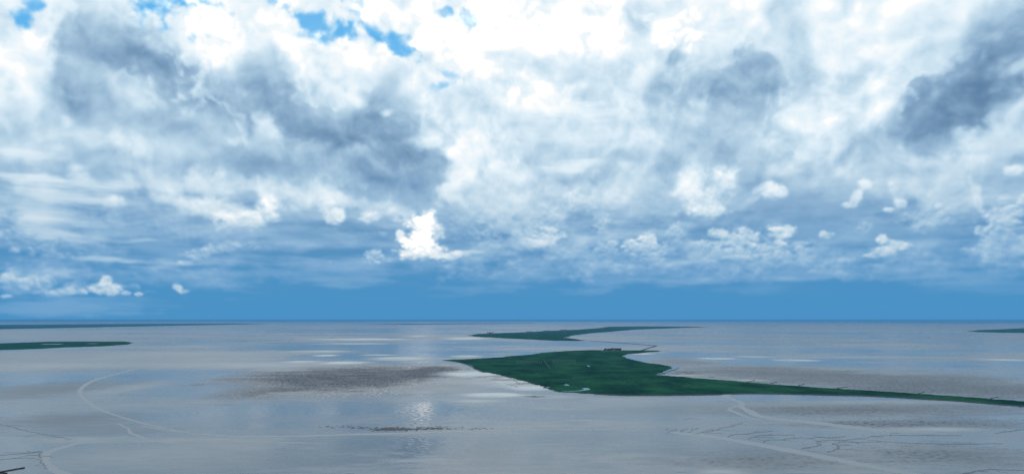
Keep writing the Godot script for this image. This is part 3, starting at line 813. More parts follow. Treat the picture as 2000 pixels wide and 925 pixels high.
func sheet(r: Rect2, tile := Vector2.ZERO) -> Array:
	var y := 0.0
	var v := PackedVector3Array([Vector3(r.position.x, y, r.position.y), Vector3(r.end.x, y, r.position.y), Vector3(r.end.x, y, r.end.y), Vector3(r.position.x, y, r.end.y)])
	var arr := []
	arr.resize(Mesh.ARRAY_MAX)
	arr[Mesh.ARRAY_VERTEX] = v
	arr[Mesh.ARRAY_NORMAL] = PackedVector3Array([Vector3.UP, Vector3.UP, Vector3.UP, Vector3.UP])
	var a := Vector2.ZERO if tile == Vector2.ZERO else r.position / tile
	var b := Vector2.ONE if tile == Vector2.ZERO else r.end / tile
	arr[Mesh.ARRAY_TEX_UV] = PackedVector2Array([a, Vector2(b.x, a.y), b, Vector2(a.x, b.y)])
	arr[Mesh.ARRAY_INDEX] = PackedInt32Array([0, 1, 2, 0, 2, 3])
	return arr


func make_flat() -> void:
	var mesh := ArrayMesh.new()
	var zones := [
		[Rect2(-1300, -1500, 2600, 1150), 2048, 1024], [Rect2(-4000, -4500, 8000, 3000), 2048, 768],
		[Rect2(-22000, -30000, 44000, 25500), 2048, 1024],
	]
	for zn in zones:
		mesh.add_surface_from_arrays(Mesh.PRIMITIVE_TRIANGLES, sheet(zn[0]))
		mesh.surface_set_material(mesh.get_surface_count() - 1, flat_material(zn[1], zn[2], zn[0]))
	# the flat beyond and around, out to the horizon: plain wet mud
	var rest := flat_material(512, 512, Rect2(-6000, -200, 12000, 6000))
	rest.texture_repeat = true
	var plain := flat_material(512, 192, Rect2(-45000, -45000, 90000, 15000))
	var edges := [[Rect2(-45000, -45000, 90000, 15000), plain], [Rect2(-45000, -30000, 23000, 25500), rest], [Rect2(22000, -30000, 23000, 25500), rest],
		[Rect2(-45000, -4500, 41000, 3000), rest], [Rect2(4000, -4500, 41000, 3000), rest], [Rect2(-45000, -1500, 43700, 1150), rest], [Rect2(1300, -1500, 43700, 1150), rest], [Rect2(-45000, -350, 90000, 45350), rest]]
	for e in edges:
		mesh.add_surface_from_arrays(Mesh.PRIMITIVE_TRIANGLES, sheet(e[0], Vector2(12000, 6000) if e[1] == rest else Vector2.ZERO))
		mesh.surface_set_material(mesh.get_surface_count() - 1, e[1])
	var o := MeshInstance3D.new()
	o.name = "tidal_flat"
	o.mesh = mesh
	o.set_meta("kind", "structure")
	o.set_meta("label", "grey wet mud and sand flat reaching to the horizon")
	add_child(o)


# ---------------------------------------------------------------- islands
const MAIN_ISLAND := [Vector2(-200.4, -2054.7), Vector2(-174.9, -2093.9), Vector2(-147.0, -2093.9), Vector2(-24.6, -2221.0), Vector2(-16.8, -2266.9), Vector2(66.8, -2378.4), Vector2(94.4, -2452.9), Vector2(111.4, -2509.1), Vector2(194.6, -2629.6), Vector2(227.5, -2672.4), Vector2(303.7, -2734.7), Vector2(412.2, -2716.6), Vector2(498.6, -2694.3), Vector2(567.7, -2672.4), Vector2(552.1, -2608.7), Vector2(497.9, -2567.9), Vector2(448.0, -2471.4), Vector2(396.9, -2416.8), Vector2(362.1, -2298.6), Vector2(355.7, -2177.0), Vector2(362.1, -2042.0), Vector2(372.1, -1922.9), Vector2(397.8, -1857.9), Vector2(402.9, -1777.9), Vector2(400.7, -1740.4), Vector2(375.8, -1670.0), Vector2(343.3, -1605.2), Vector2(340.4, -1559.8), Vector2(304.9, -1510.0), Vector2(329.3, -1489.6), Vector2(363.3, -1450.5), Vector2(409.4, -1389.7), Vector2(460.8, -1318.0), Vector2(542.8, -1230.2), Vector2(606.1, -1177.9), Vector2(661.8, -1126.2), Vector2(710.5, -1075.3), Vector2(752.6, -1025.8), Vector2(807.7, -958.2), Vector2(767.5, -911.3), Vector2(714.8, -975.0), Vector2(675.2, -1022.7), Vector2(640.8, -1058.3), Vector2(569.4, -1107.5), Vector2(496.4, -1126.2), Vector2(399.8, -1145.5), Vector2(332.1, -1130.0), Vector2(246.5, -1118.6), Vector2(180.2, -1114.9), Vector2(125.8, -1141.6), Vector2(83.3, -1168.0), Vector2(65.3, -1216.7), Vector2(54.3, -1272.5), Vector2(32.7, -1344.6), Vector2(0.0, -1444.2), Vector2(-33.0, -1545.2), Vector2(-70.5, -1620.9), Vector2(-85.1, -1695.7), Vector2(-99.5, -1797.2), Vector2(-117.9, -1879.1), Vector2(-153.6, -1980.6)]
const SECOND_ISLAND := [Vector2(-322.5, -5235.3), Vector2(-281.5, -5833.9), Vector2(-191.7, -6005.6), Vector2(164.1, -6695.7), Vector2(589.3, -7933.5), Vector2(797.2, -8254.9), Vector2(1352.3, -10223.0), Vector2(1690.9, -12036.4), Vector2(2443.2, -12403.2), Vector2(3050.4, -11861.1), Vector2(3198.8, -11207.9), Vector2(2490.9, -10096.3), Vector2(1474.5, -8339.4), Vector2(1030.4, -7042.6), Vector2(690.4, -6118.2), Vector2(469.9, -5320.6), Vector2(339.4, -4575.6), Vector2(385.7, -4333.1), Vector2(418.6, -4004.2), Vector2(376.7, -3908.6), Vector2(238.2, -3965.4), Vector2(69.8, -4276.4), Vector2(-108.9, -4588.5), Vector2(-266.5, -4920.0)]
const LEFT_ISLAND := [Vector2(-2829.9, -3131.4), Vector2(-2593.3, -3499.2), Vector2(-2533.6, -3747.5), Vector2(-2388.9, -3782.1), Vector2(-2125.3, -3782.1), Vector2(-2028.6, -3663.6), Vector2(-1961.5, -3552.3), Vector2(-1874.9, -3355.8), Vector2(-1862.6, -3131.4), Vector2(-1959.1, -3016.2), Vector2(-1968.4, -2858.5), Vector2(-2044.9, -2762.3), Vector2(-2045.0, -2266.9)]
const FAR_LEFT_ISLAND := [Vector2(-12907.5, -12403.2), Vector2(-11955.3, -16079.2), Vector2(-10966.7, -19558.7), Vector2(-8512.4, -21079.5), Vector2(-6869.7, -19326.3), Vector2(-6815.3, -14125.3), Vector2(-6591.5, -10763.5), Vector2(-6495.0, -8742.0), Vector2(-6481.1, -6235.1)]
const RIGHT_HEADLAND := [Vector2(4681.1, -7042.6), Vector2(5271.9, -7782.0), Vector2(6059.4, -8513.6), Vector2(7349.8, -9792.8), Vector2(10279.5, -11525.2), Vector2(5160.0, -5792.5), Vector2(4665.1, -6283.1), Vector2(4522.6, -6431.7), Vector2(4534.6, -6695.7)]
const FAR_SPIT := [Vector2(-3635.1, -17459.5), Vector2(-2908.9, -19558.7), Vector2(-1126.6, -21640.4), Vector2(517.3, -23182.8), Vector2(744.0, -22232.1), Vector2(-1018.1, -19558.7), Vector2(-2489.6, -16740.9)]
const FAR_COAST := [Vector2(12382.6, -28457.0), Vector2(17872.4, -30034.1), Vector2(26175.4, -30599.4), Vector2(22748.5, -26595.2), Vector2(15570.2, -26167.2)]


func coast(points: Array, step: float, wobble: float, seed_: int) -> PackedVector2Array:
	var n := FastNoiseLite.new()
	noise_of(n, FastNoiseLite.TYPE_SIMPLEX_SMOOTH, seed_, 0.35 / step, 4)
	var out := PackedVector2Array()
	for i in points.size():
		var a: Vector2 = points[i]
		var b: Vector2 = points[(i + 1) % points.size()]
		var count: int = maxi(1, int(a.distance_to(b) / step))
		var side := (b - a).normalized().orthogonal()
		for k in count:
			var p := a.lerp(b, float(k) / count)
			var hold := minf(1.0, a.distance_to(b) / (wobble * 6.0))
			out.append(p + side * n.get_noise_2dv(p) * wobble * 2.0 * hold)
	return out


func land(called: String, label: String, points: Array, height: float, step: float, wobble: float, m: Material, fringe := 0.0) -> MeshInstance3D:
	var line := coast(points, step, wobble, called.length() + points.size())
	var idx := Geometry2D.triangulate_polygon(line)
	if idx.is_empty():
		line = PackedVector2Array(points)
		idx = Geometry2D.triangulate_polygon(line)
		print("plain outline for ", called)
	var area := 0.0
	for i in line.size():
		area += line[i].cross(line[(i + 1) % line.size()])
	var st := SurfaceTool.new()
	st.begin(Mesh.PRIMITIVE_TRIANGLES)
	var lo := line[0]
	var hi := line[0]
	for p in line:
		lo = lo.min(p)
		hi = hi.max(p)
	for k in range(0, idx.size(), 3):
		var t := [line[idx[k]], line[idx[k + 1]], line[idx[k + 2]]]
		if (t[1] - t[0]).cross(t[2] - t[0]) < 0:
			t = [t[0], t[2], t[1]]
		for p in t:
			st.set_normal(Vector3.UP)
			st.set_uv((p - lo) / (hi - lo))
			st.add_vertex(Vector3(p.x, height, p.y))
	for i in line.size():
		var a := line[i]
		var b := line[(i + 1) % line.size()]
		var out := (b - a).normalized().orthogonal() * (1.0 if area > 0 else -1.0)
		var foot := out * height * 1.6
		var nn := Vector3(out.x, 1.6, out.y).normalized()
		var quad := [Vector3(a.x, height, a.y), Vector3(b.x, height, b.y), Vector3(b.x + foot.x, -0.2, b.y + foot.y), Vector3(a.x + foot.x, -0.2, a.y + foot.y)]
		for q in ([0, 1, 2, 0, 2, 3] if area < 0 else [0, 2, 1, 0, 3, 2]):
			st.set_normal(nn)
			st.set_uv((Vector2(quad[q].x, quad[q].z) - lo) / (hi - lo))
			st.add_vertex(quad[q])
	var o := MeshInstance3D.new()
	o.name = called
	o.mesh = st.commit()
	o.material_override = m
	o.set_meta("kind", "structure")
	o.set_meta("label", label)
	add_child(o)
	if fringe > 0.0:
		add_fringe(o, line, height * 0.35, fringe)
	return o


# salt-marsh plants and bare mud in a ragged belt round an island's foot
func add_fringe(o: Node3D, line: PackedVector2Array, height: float, width: float) -> void:
	var n := FastNoiseLite.new()
	noise_of(n, FastNoiseLite.TYPE_SIMPLEX_SMOOTH, 77, 0.9 / width, 4)
	var area := 0.0
	for i in line.size():
		area += line[i].cross(line[(i + 1) % line.size()])
	var st := SurfaceTool.new()
	st.begin(Mesh.PRIMITIVE_TRIANGLES)
	var outer := PackedVector2Array()
	for i in line.size():
		var side := (line[(i + 1) % line.size()] - line[posmod(i - 1, line.size())]).normalized().orthogonal() * (1.0 if area > 0 else -1.0)
		outer.append(line[i] + side * width * clampf(0.45 + n.get_noise_2dv(line[i]) * 1.6, 0.05, 1.5))
	for i in line.size():
		var j := (i + 1) % line.size()
		var quad := [Vector3(line[i].x, height, line[i].y), Vector3(line[j].x, height, line[j].y), Vector3(outer[j].x, -0.05, outer[j].y), Vector3(outer[i].x, -0.05, outer[i].y)]
		for q in ([0, 1, 2, 0, 2, 3] if area < 0 else [0, 2, 1, 0, 3, 2]):
			st.add_vertex(quad[q])
	st.generate_normals()
	put("marsh_fringe", st.commit(), paint(0.05, 0.058, 0.045, 0.85, 0.3), o)


func grass(seed_: int, w: int, h: int, metres: Vector2, lean: Color, fade: Color) -> StandardMaterial3D:
	var n1 := FastNoiseLite.new()
	noise_of(n1, FastNoiseLite.TYPE_SIMPLEX_SMOOTH, seed_, 0.006, 5, 0.6)
	var n2 := FastNoiseLite.new()
	noise_of(n2, FastNoiseLite.TYPE_SIMPLEX_SMOOTH, seed_ + 3, 0.05, 4, 0.6)
	var im := Image.create(w, h, false, Image.FORMAT_RGB8)
	for j in h:
		for i in w:
			var x := float(i) / w * metres.x
			var z := float(j) / h * metres.y
			var a := n1.get_noise_2d(x * 0.5, z) * 1.2
			var b := n2.get_noise_2d(x * 0.6, z)
			var c := lean.lerp(fade, clampf(0.42 + a * 0.85 + b * 0.5, 0.0, 1.0))
			im.set_pixel(i, j, c.linear_to_srgb())
	var m := StandardMaterial3D.new()
	m.albedo_texture = ImageTexture.create_from_image(im)
	m.roughness = 1.0
	m.metallic_specular = 0.03   # leaves standing on edge mirror nothing
	return m


func make_islands() -> void:
	var near_grass := grass(3, 1024, 512, Vector2(2900, 2100), Color(0.006, 0.034, 0.022), Color(0.024, 0.098, 0.045))
	var far_grass := grass(8, 256, 128, Vector2(6000, 8000), Color(0.006, 0.034, 0.022), Color(0.024, 0.098, 0.045))
	land("grass_island", "large green grass island with a long tail reaching to the right edge", MAIN_ISLAND, 1.1, 6.0, 5.0, near_grass, 9.0)
	land("salt_marsh_island", "long green island behind the large grass island", SECOND_ISLAND, 1.2, 40.0, 14.0, far_grass, 20.0)
	land("low_island", "dark green flat island at the left edge", LEFT_ISLAND, 1.5, 25.0, 8.0, far_grass, 16.0)
	land("far_island", "thin blue-green island strip on the left horizon", FAR_LEFT_ISLAND, 3.0, 200.0, 40.0, far_grass)
	land("headland", "dark headland at the right edge near the horizon", RIGHT_HEADLAND, 3.0, 60.0, 15.0, far_grass)
	land("far_spit", "thin dark line of land below the middle of the horizon", FAR_SPIT, 3.0, 400.0, 40.0, far_grass)
	land("far_coast", "thin dark coast on the right horizon", FAR_COAST, 6.0, 1500.0, 100.0, far_grass)



# ---------------------------------------------------------------- creeks, dams, farms
const CREEKS := [
	[3.2, [Vector2(208.0, -750.1), Vector2(228.4, -774.2), Vector2(256.3, -802.6), Vector2(271.3, -824.6)]],
	[2.6, [Vector2(220.8, -722.5), Vector2(234.6, -739.3), Vector2(247.0, -742.5), Vector2(263.2, -751.4), Vector2(284.5, -762.6)]],
	[2.2, [Vector2(238.4, -709.5), Vector2(253.2, -727.8), Vector2(274.3, -735.1), Vector2(296.9, -736.0)]],
	[3.2, [Vector2(247.3, -691.8), Vector2(256.1, -704.2), Vector2(273.1, -708.3), Vector2(294.4, -718.8), Vector2(302.9, -715.5), Vector2(316.0, -722.5), Vector2(327.0, -721.0), Vector2(345.3, -725.0)]],
	[3.4, [Vector2(271.6, -659.3), Vector2(277.8, -665.0), Vector2(300.4, -679.9), Vector2(299.5, -690.4), Vector2(309.5, -701.8), Vector2(333.6, -704.2), Vector2(354.7, -715.5), Vector2(378.6, -728.1), Vector2(404.0, -733.5), Vector2(440.1, -731.3), Vector2(470.4, -732.9)]],
	[3, [Vector2(287.2, -639.9), Vector2(306.1, -661.3), Vector2(312.8, -677.4), Vector2(311.2, -682.1), Vector2(327.3, -693.2), Vector2(342.5, -691.3), Vector2(365.5, -696.7), Vector2(387.3, -688.7), Vector2(427.1, -681.8), Vector2(479.3, -685.4)]],
	[4, [Vector2(514.3, -745.8), Vector2(541.4, -760.2), Vector2(574.2, -778.5)]],
	[3.2, [Vector2(346.9, -550.4), Vector2(358.9, -557.5), Vector2(376.5, -566.8), Vector2(393.4, -568.7), Vector2(415.1, -566.8)]],
	[2, [Vector2(164.0, -749.1), Vector2(174.3, -762.6), Vector2(182.6, -776.7)]],
	[2, [Vector2(180.9, -755.8), Vector2(194.9, -780.3)]],
	[2, [Vector2(188.1, -749.1), Vector2(204.2, -776.7), Vector2(208.6, -780.3)]],
	[2.2, [Vector2(192.0, -739.3), Vector2(206.3, -755.8), Vector2(221.3, -773.1)]],
	[2, [Vector2(219.0, -860.0), Vector2(220.3, -855.6), Vector2(229.2, -847.0)]],
	[1.6, [Vector2(-445.4, -607.1), Vector2(-434.1, -615.8), Vector2(-430.4, -627.2), Vector2(-423.8, -629.5), Vector2(-429.6, -641.4), Vector2(-436.3, -646.2), Vector2(-439.8, -636.6), Vector2(-459.6, -626.0)]],
	[1.8, [Vector2(-421.3, -627.2), Vector2(-413.9, -615.8), Vector2(-388.9, -586.2), Vector2(-377.0, -572.5)]],
	[1.8, [Vector2(-604.0, -818.2), Vector2(-566.5, -791.3), Vector2(-528.9, -762.6), Vector2(-488.6, -736.0), Vector2(-444.0, -708.3)]],
	[5, [Vector2(-5.3, -1450.5), Vector2(13.7, -1328.5), Vector2(33.4, -1297.4)]],
	[4.5, [Vector2(-48.1, -1450.5), Vector2(-22.5, -1389.7), Vector2(-10.3, -1401.4)]],
	[4, [Vector2(-14.6, -1323.2), Vector2(0.0, -1282.4), Vector2(11.0, -1244.0)]]]
const CHANNELS := [
	[[4, 6, 9, 12, 10, 9, 8, 9, 12, 16, 22, 26, 26, 24, 20, 4], [Vector2(388.6, -1169.6), Vector2(369.5, -1153.4), Vector2(352.0, -1130.0), Vector2(337.2, -1103.8), Vector2(334.4, -1071.9), Vector2(334.6, -1022.7), Vector2(328.7, -998.2), Vector2(317.2, -963.7), Vector2(315.3, -931.6), Vector2(310.1, -882.6), Vector2(323.8, -851.3), Vector2(350.3, -826.2), Vector2(373.5, -798.8), Vector2(395.2, -773.1), Vector2(421.2, -759.2), Vector2(457.1, -745.8)]],
	[[5, 6, 7, 7, 3], [Vector2(319.7, -986.5), Vector2(293.4, -942.1), Vector2(292.0, -906.4), Vector2(292.2, -864.4), Vector2(300.5, -838.5)]],
	[[6, 12, 16, 17, 17, 17, 16, 16, 16], [Vector2(166.3, -759.2), Vector2(179.6, -745.8), Vector2(202.2, -729.7), Vector2(228.4, -696.7), Vector2(250.3, -661.3), Vector2(272.5, -624.9), Vector2(293.6, -586.2), Vector2(313.1, -553.9), Vector2(333.6, -512.6)]],
	[[10, 10, 11, 9, 6, 5, 5, 4, 4, 4, 3], [Vector2(-930.3, -1722.2), Vector2(-888.2, -1574.6), Vector2(-843.2, -1413.4), Vector2(-787.8, -1282.4), Vector2(-729.0, -1173.8), Vector2(-646.5, -1055.0), Vector2(-565.6, -952.8), Vector2(-494.8, -878.0), Vector2(-440.9, -826.2), Vector2(-378.2, -773.1), Vector2(-344.4, -749.1)]],
	[[6, 7, 8, 9, 8, 8, 9, 9], [Vector2(-399.2, -729.7), Vector2(-418.2, -708.3), Vector2(-425.8, -679.9), Vector2(-424.8, -648.7), Vector2(-415.2, -624.9), Vector2(-395.0, -596.4), Vector2(-369.1, -568.7), Vector2(-337.4, -541.7)]],
	[[2, 3, 3, 4, 4, 3, 5, 3], [Vector2(-461.7, -818.2), Vector2(-441.4, -795.0), Vector2(-425.4, -776.7), Vector2(-407.8, -749.1), Vector2(-382.5, -723.4), Vector2(-364.0, -705.4), Vector2(-337.3, -691.0), Vector2(-322.9, -688.2)]],  # water slivers whose sun glint is painted by pale colour
	[[2, 4, 3, 3, 2], [Vector2(-423.1, -798.8), Vector2(-398.9, -780.3), Vector2(-384.9, -769.6), Vector2(-364.1, -755.8), Vector2(-350.2, -759.2)]],  # more sun glints on water, drawn as a pale ribbon
	[[4, 3], [Vector2(-622.7, -851.3), Vector2(-618.3, -887.2)]],
	[[3, 6, 7, 6, 5, 4], [Vector2(-345.0, -745.8), Vector2(-264.9, -726.6), Vector2(-161.8, -739.3), Vector2(-55.4, -759.2), Vector2(56.5, -773.1), Vector2(161.5, -762.6)]],
	[[3, 5, 5, 2], [Vector2(-424.4, -685.4), Vector2(-355.3, -696.7), Vector2(-264.0, -696.7), Vector2(-179.7, -685.4)]]]


func paint(r: float, g: float, b: float, rough: float, spec := 0.5) -> StandardMaterial3D:
	var m := StandardMaterial3D.new()
	m.albedo_color = Color(r, g, b).linear_to_srgb()
	m.roughness = rough
	m.metallic_specular = spec
	return m


func smooth_line(points: Array, each: int) -> PackedVector2Array:
	var out := PackedVector2Array()
	for i in points.size() - 1:
		var a: Vector2 = points[maxi(i - 1, 0)]
		var b: Vector2 = points[i]
		var c: Vector2 = points[i + 1]
		var d: Vector2 = points[mini(i + 2, points.size() - 1)]
		for k in each:
			out.append(b.cubic_interpolate(c, a, d, float(k) / each))
	out.append(points[-1])
	return out


# a strip along a line: profile is a list of [share of the half width, height]
func strip(points: Array, widths: Array, profile: Array, wobble := 0.0, each := 6) -> ArrayMesh:
	var line := smooth_line(points, each)
	var n := FastNoiseLite.new()
	noise_of(n, FastNoiseLite.TYPE_SIMPLEX_SMOOTH, 17, 0.07, 3)
	var st := SurfaceTool.new()
	st.begin(Mesh.PRIMITIVE_TRIANGLES)
	var rows := []
	for i in line.size():
		var ahead := (line[mini(i + 1, line.size() - 1)] - line[maxi(i - 1, 0)]).normalized()
		var side := ahead.orthogonal()
		var f := float(i) / each
		var w: float = lerpf(widths[mini(int(f), widths.size() - 1)], widths[mini(int(f) + 1, widths.size() - 1)], f - int(f))
		var at := line[i] + side * n.get_noise_2dv(line[i]) * wobble
		w *= 1.0 + n.get_noise_2dv(line[i] * 1.7 + Vector2(300, 40)) * 0.5
		var row := []
		for k in profile:
			var q: Vector2 = at + side * float(k[0]) * w * 0.5
			row.append(Vector3(q.x, k[1], q.y))
		rows.append(row)
	for i in rows.size() - 1:
		for k in profile.size() - 1:
			var quad := [rows[i][k], rows[i][k + 1], rows[i + 1][k + 1], rows[i + 1][k]]
			var nn: Vector3 = (quad[1] - quad[0]).cross(quad[3] - quad[0])
			var flip := nn.y > 0.0
			for v in ([0, 2, 1, 0, 3, 2] if flip else [0, 1, 2, 0, 2, 3]):
				st.set_uv(Vector2(quad[v].x, quad[v].z) * 0.02)
				st.add_vertex(quad[v])
	st.generate_normals()
	return st.commit()


func put(called: String, m: Mesh, mat: Material, parent: Node = self) -> MeshInstance3D:
	var o := MeshInstance3D.new()
	o.name = called
	o.mesh = m
	o.material_override = mat
	parent.add_child(o, true)
	return o


func setting(called: String, label: String, m: Mesh, mat: Material) -> MeshInstance3D:
	var o := put(called, m, mat)
	o.set_meta("kind", "structure")
	o.set_meta("label", label)
	return o


func numbered(called: String) -> String:
	if not has_node(called):
		return called
	var k := 1
	while has_node("%s_%03d" % [called, k]):
		k += 1
	return "%s_%03d" % [called, k]


func thing(called: String, label: String, category: String, at: Vector3, group := "") -> Node3D:
	var o := Node3D.new()
	o.name = numbered(called)
	add_child(o)
	o.position = at
	o.set_meta("label", label)
	o.set_meta("category", category)
	if group:
		o.set_meta("group", group)
	return o


func box_mesh(size: Vector3) -> BoxMesh:
	var b := BoxMesh.new()
	b.size = size
	return b


func oval(rx: float, rz: float, seed_: int) -> ArrayMesh:
	var st := SurfaceTool.new()
	st.begin(Mesh.PRIMITIVE_TRIANGLES)
	var r := RandomNumberGenerator.new()
	r.seed = seed_
	var ring := []
	for i in 28:
		var a := TAU * i / 28.0
		var k := 1.0 + r.randf_range(-0.14, 0.14)
		ring.append(Vector3(cos(a) * rx * k, 0, sin(a) * rz * k))
	for i in 28:
		for v in [Vector3.ZERO, ring[i], ring[(i + 1) % 28]]:
			st.set_normal(Vector3.UP)
			st.add_vertex(v)
	return st.commit()


# a groyne: two rows of stakes with brushwood packed between them
func groyne(label: String, a: Vector2, b: Vector2, stakes: int, high: float, group: String, mats: Array) -> void:
	var mid := (a + b) * 0.5
	var g := thing("brushwood_groyne", label, "groyne", Vector3(mid.x, 0, mid.y), group)
	var length := a.distance_to(b)
	g.rotation.y = -(b - a).angle()
	var prof := [[-1.0, -0.1], [-0.9, high * 0.5], [-0.35, high * 0.78], [0.3, high * 0.72], [0.9, high * 0.5], [1.0, -0.1]]
	var core := []
	for k in 9:
		core.append(Vector2(lerpf(-length / 2, length / 2, k / 8.0), 0))
	put("brushwood", strip(core, [high * 1.5, high * 1.6, high * 1.5], prof, 0.15, 3), mats[0], g)
	var stake := CylinderMesh.new()
	stake.top_radius = high * 0.1
	stake.bottom_radius = high * 0.13
	stake.height = high * 1.3
	stake.radial_segments = 7
	stake.rings = 1
	for k in stakes:
		for side in [-1, 1]:
			var s := put("stake", stake, mats[1], g)
			s.position = Vector3(lerpf(-length / 2, length / 2, (k + 0.5) / stakes) + rng.randf_range(-0.1, 0.1), high * 0.5, side * high * 0.85)
			s.rotation = Vector3(rng.randf_range(-0.05, 0.05), 0, rng.randf_range(-0.05, 0.05))


func tree_crown(rx: float, ry: float, leaves: int, seed_: int) -> ArrayMesh:
	var r := RandomNumberGenerator.new()
	r.seed = seed_
	var st := SurfaceTool.new()
	st.begin(Mesh.PRIMITIVE_TRIANGLES)
	for i in leaves:
		var d := Vector3(r.randfn(), r.randfn(), r.randfn()).normalized() * pow(r.randf(), 0.4)
		var at := Vector3(d.x * rx, ry + d.y * ry, d.z * rx)
		at += Vector3(sin(at.y * 1.7 + seed_), 0, cos(at.y * 1.3)) * rx * 0.2
		var s := rx * r.randf_range(0.14, 0.3)
		var u := Vector3(r.randfn(), r.randfn(), r.randfn()).normalized() * s
		var v := u.cross(Vector3(r.randfn(), r.randfn(), r.randfn()).normalized()).normalized() * s
		for q in [-u - v, u - v, u + v, -u - v, u + v, -u + v]:
			st.add_vertex(at + q)
	st.generate_normals()
	return st.commit()


func tree(label: String, at: Vector3, high: float, seed_: int, group: String, mats: Array) -> void:
	var t := thing("windswept_tree", label, "tree", at, group)
	var trunk := CylinderMesh.new()
	trunk.top_radius = high * 0.02
	trunk.bottom_radius = high * 0.045
	trunk.height = high * 0.6
	trunk.radial_segments = 8
	put("trunk", trunk, mats[0], t).position.y = high * 0.3
	var c := put("crown", tree_crown(high * 0.42, high * 0.38, 260, seed_), mats[1], t)
	c.position.y = high * 0.25


func gable(size: Vector3, over: float) -> ArrayMesh:
	var x := size.x / 2 + over
	var z := size.z / 2 + over
	var st := SurfaceTool.new()
	st.begin(Mesh.PRIMITIVE_TRIANGLES)
	var hip := size.z * 0.28
	var p := [Vector3(-x, 0, -z), Vector3(x, 0, -z), Vector3(x, 0, z), Vector3(-x, 0, z), Vector3(-x + hip, size.y, 0), Vector3(x - hip, size.y, 0)]
	for f in [[3, 4, 5], [3, 5, 2], [1, 5, 4], [1, 4, 0], [0, 4, 3], [2, 5, 1], [0, 3, 2], [0, 2, 1]]:
		for i in f:
			st.add_vertex(p[i])
	st.generate_normals()
	return st.commit()


func farmhouse(label: String, at: Vector3, turn: float, size: Vector3, group: String, mats: Array) -> void:
	var h := thing("farmhouse", label, "house", at, group)
	h.rotation.y = turn
	put("wall", box_mesh(Vector3(size.x, size.y, size.z)), mats[0], h).position.y = size.y / 2
	var roof := put("roof", gable(Vector3(size.x, size.y * 1.5, size.z), 0.5), mats[1], h)
	roof.position.y = size.y
	var ch := put("chimney", box_mesh(Vector3(0.8, size.y * 0.8, 0.8)), mats[0], roof)
	ch.position = Vector3(size.x * 0.2, size.y * 1.35, 0)
	for k in 4:
		var w := put("window", box_mesh(Vector3(1.1, 1.2, 0.12)), mats[2], h)
		w.position = Vector3(lerpf(-0.38, 0.38, k / 3.0) * size.x, size.y * 0.55, size.z / 2 + 0.03)
	put("door", box_mesh(Vector3(1.1, 2.0, 0.14)), mats[3], h).position = Vector3(0.05 * size.x, 1.0, size.z / 2 + 0.03)


func mound(label: String, at: Vector2, radius: float, high: float, mat: Material) -> void:
	var st := SurfaceTool.new()
	st.begin(Mesh.PRIMITIVE_TRIANGLES)
	var rings := [[0.0, high], [0.55, high], [0.75, high * 0.6], [1.0, 0.0], [1.05, -0.8]]
	for i in 24:
		for k in rings.size() - 1:
			var c := []
			for e in [[k, i], [k, i + 1], [k + 1, i + 1], [k + 1, i]]:
				var a: float = TAU * e[1] / 24.0
				c.append(Vector3(cos(a) * rings[e[0]][0] * radius, rings[e[0]][1], sin(a) * rings[e[0]][0] * radius))
			for v in [0, 1, 2, 0, 2, 3]:
				st.add_vertex(c[v])
	st.generate_normals()
	var o := setting("dwelling_mound", label, st.commit(), mat)
	o.position = Vector3(at.x, 1.1, at.y)


const CREEK_LABELS := [
	"dark creek meeting the upper end of the long pale channel, lower right", "short dark creek curving just right of the pale channel's upper end", "third short dark creek along the pale channel, lower right", "dark creek running level through the middle of the lower right flats",
	"longest winding dark creek in the lower right, with a hooked near end", "second winding dark creek below the longest one, lower right", "dark creek leaving at the right edge above the corner", "dark creek in the bottom right corner",
	"leftmost of the short dark gullies below the island tail", "second of the short dark gullies below the island tail", "third of the short dark gullies below the island tail", "longest of the short dark gullies below the island tail", "tiny dark gully under the island's near shore",
	"dark hairpin creek near the bottom left corner", "short dark creek dropping from the hairpin, bottom left", "straight dark creek slanting from the left edge", "dark creek branching over the pale shore left of the large island", "dark creek lying left of the branching one on the pale shore", "short dark creek nearest the viewer on the pale shore"]
const CHANNEL_LABELS := [
	"pale winding channel flowing out of the large island's near shore", "pale side arm beside the winding channel below the island", "long straight pale channel running to the bottom right", "pale bow-shaped channel sweeping across the left of the flats", "broad pale channel bending out of view at bottom left",
	"thin water sliver with its sun glint painted pale inside the bow's lower end", "thin water sliver painted pale as sun glint just above the bow's lower end", "short pale channel at the left edge", "level pale channel crossing the middle of the near flats", "faint level channel below the bow's lower end"]


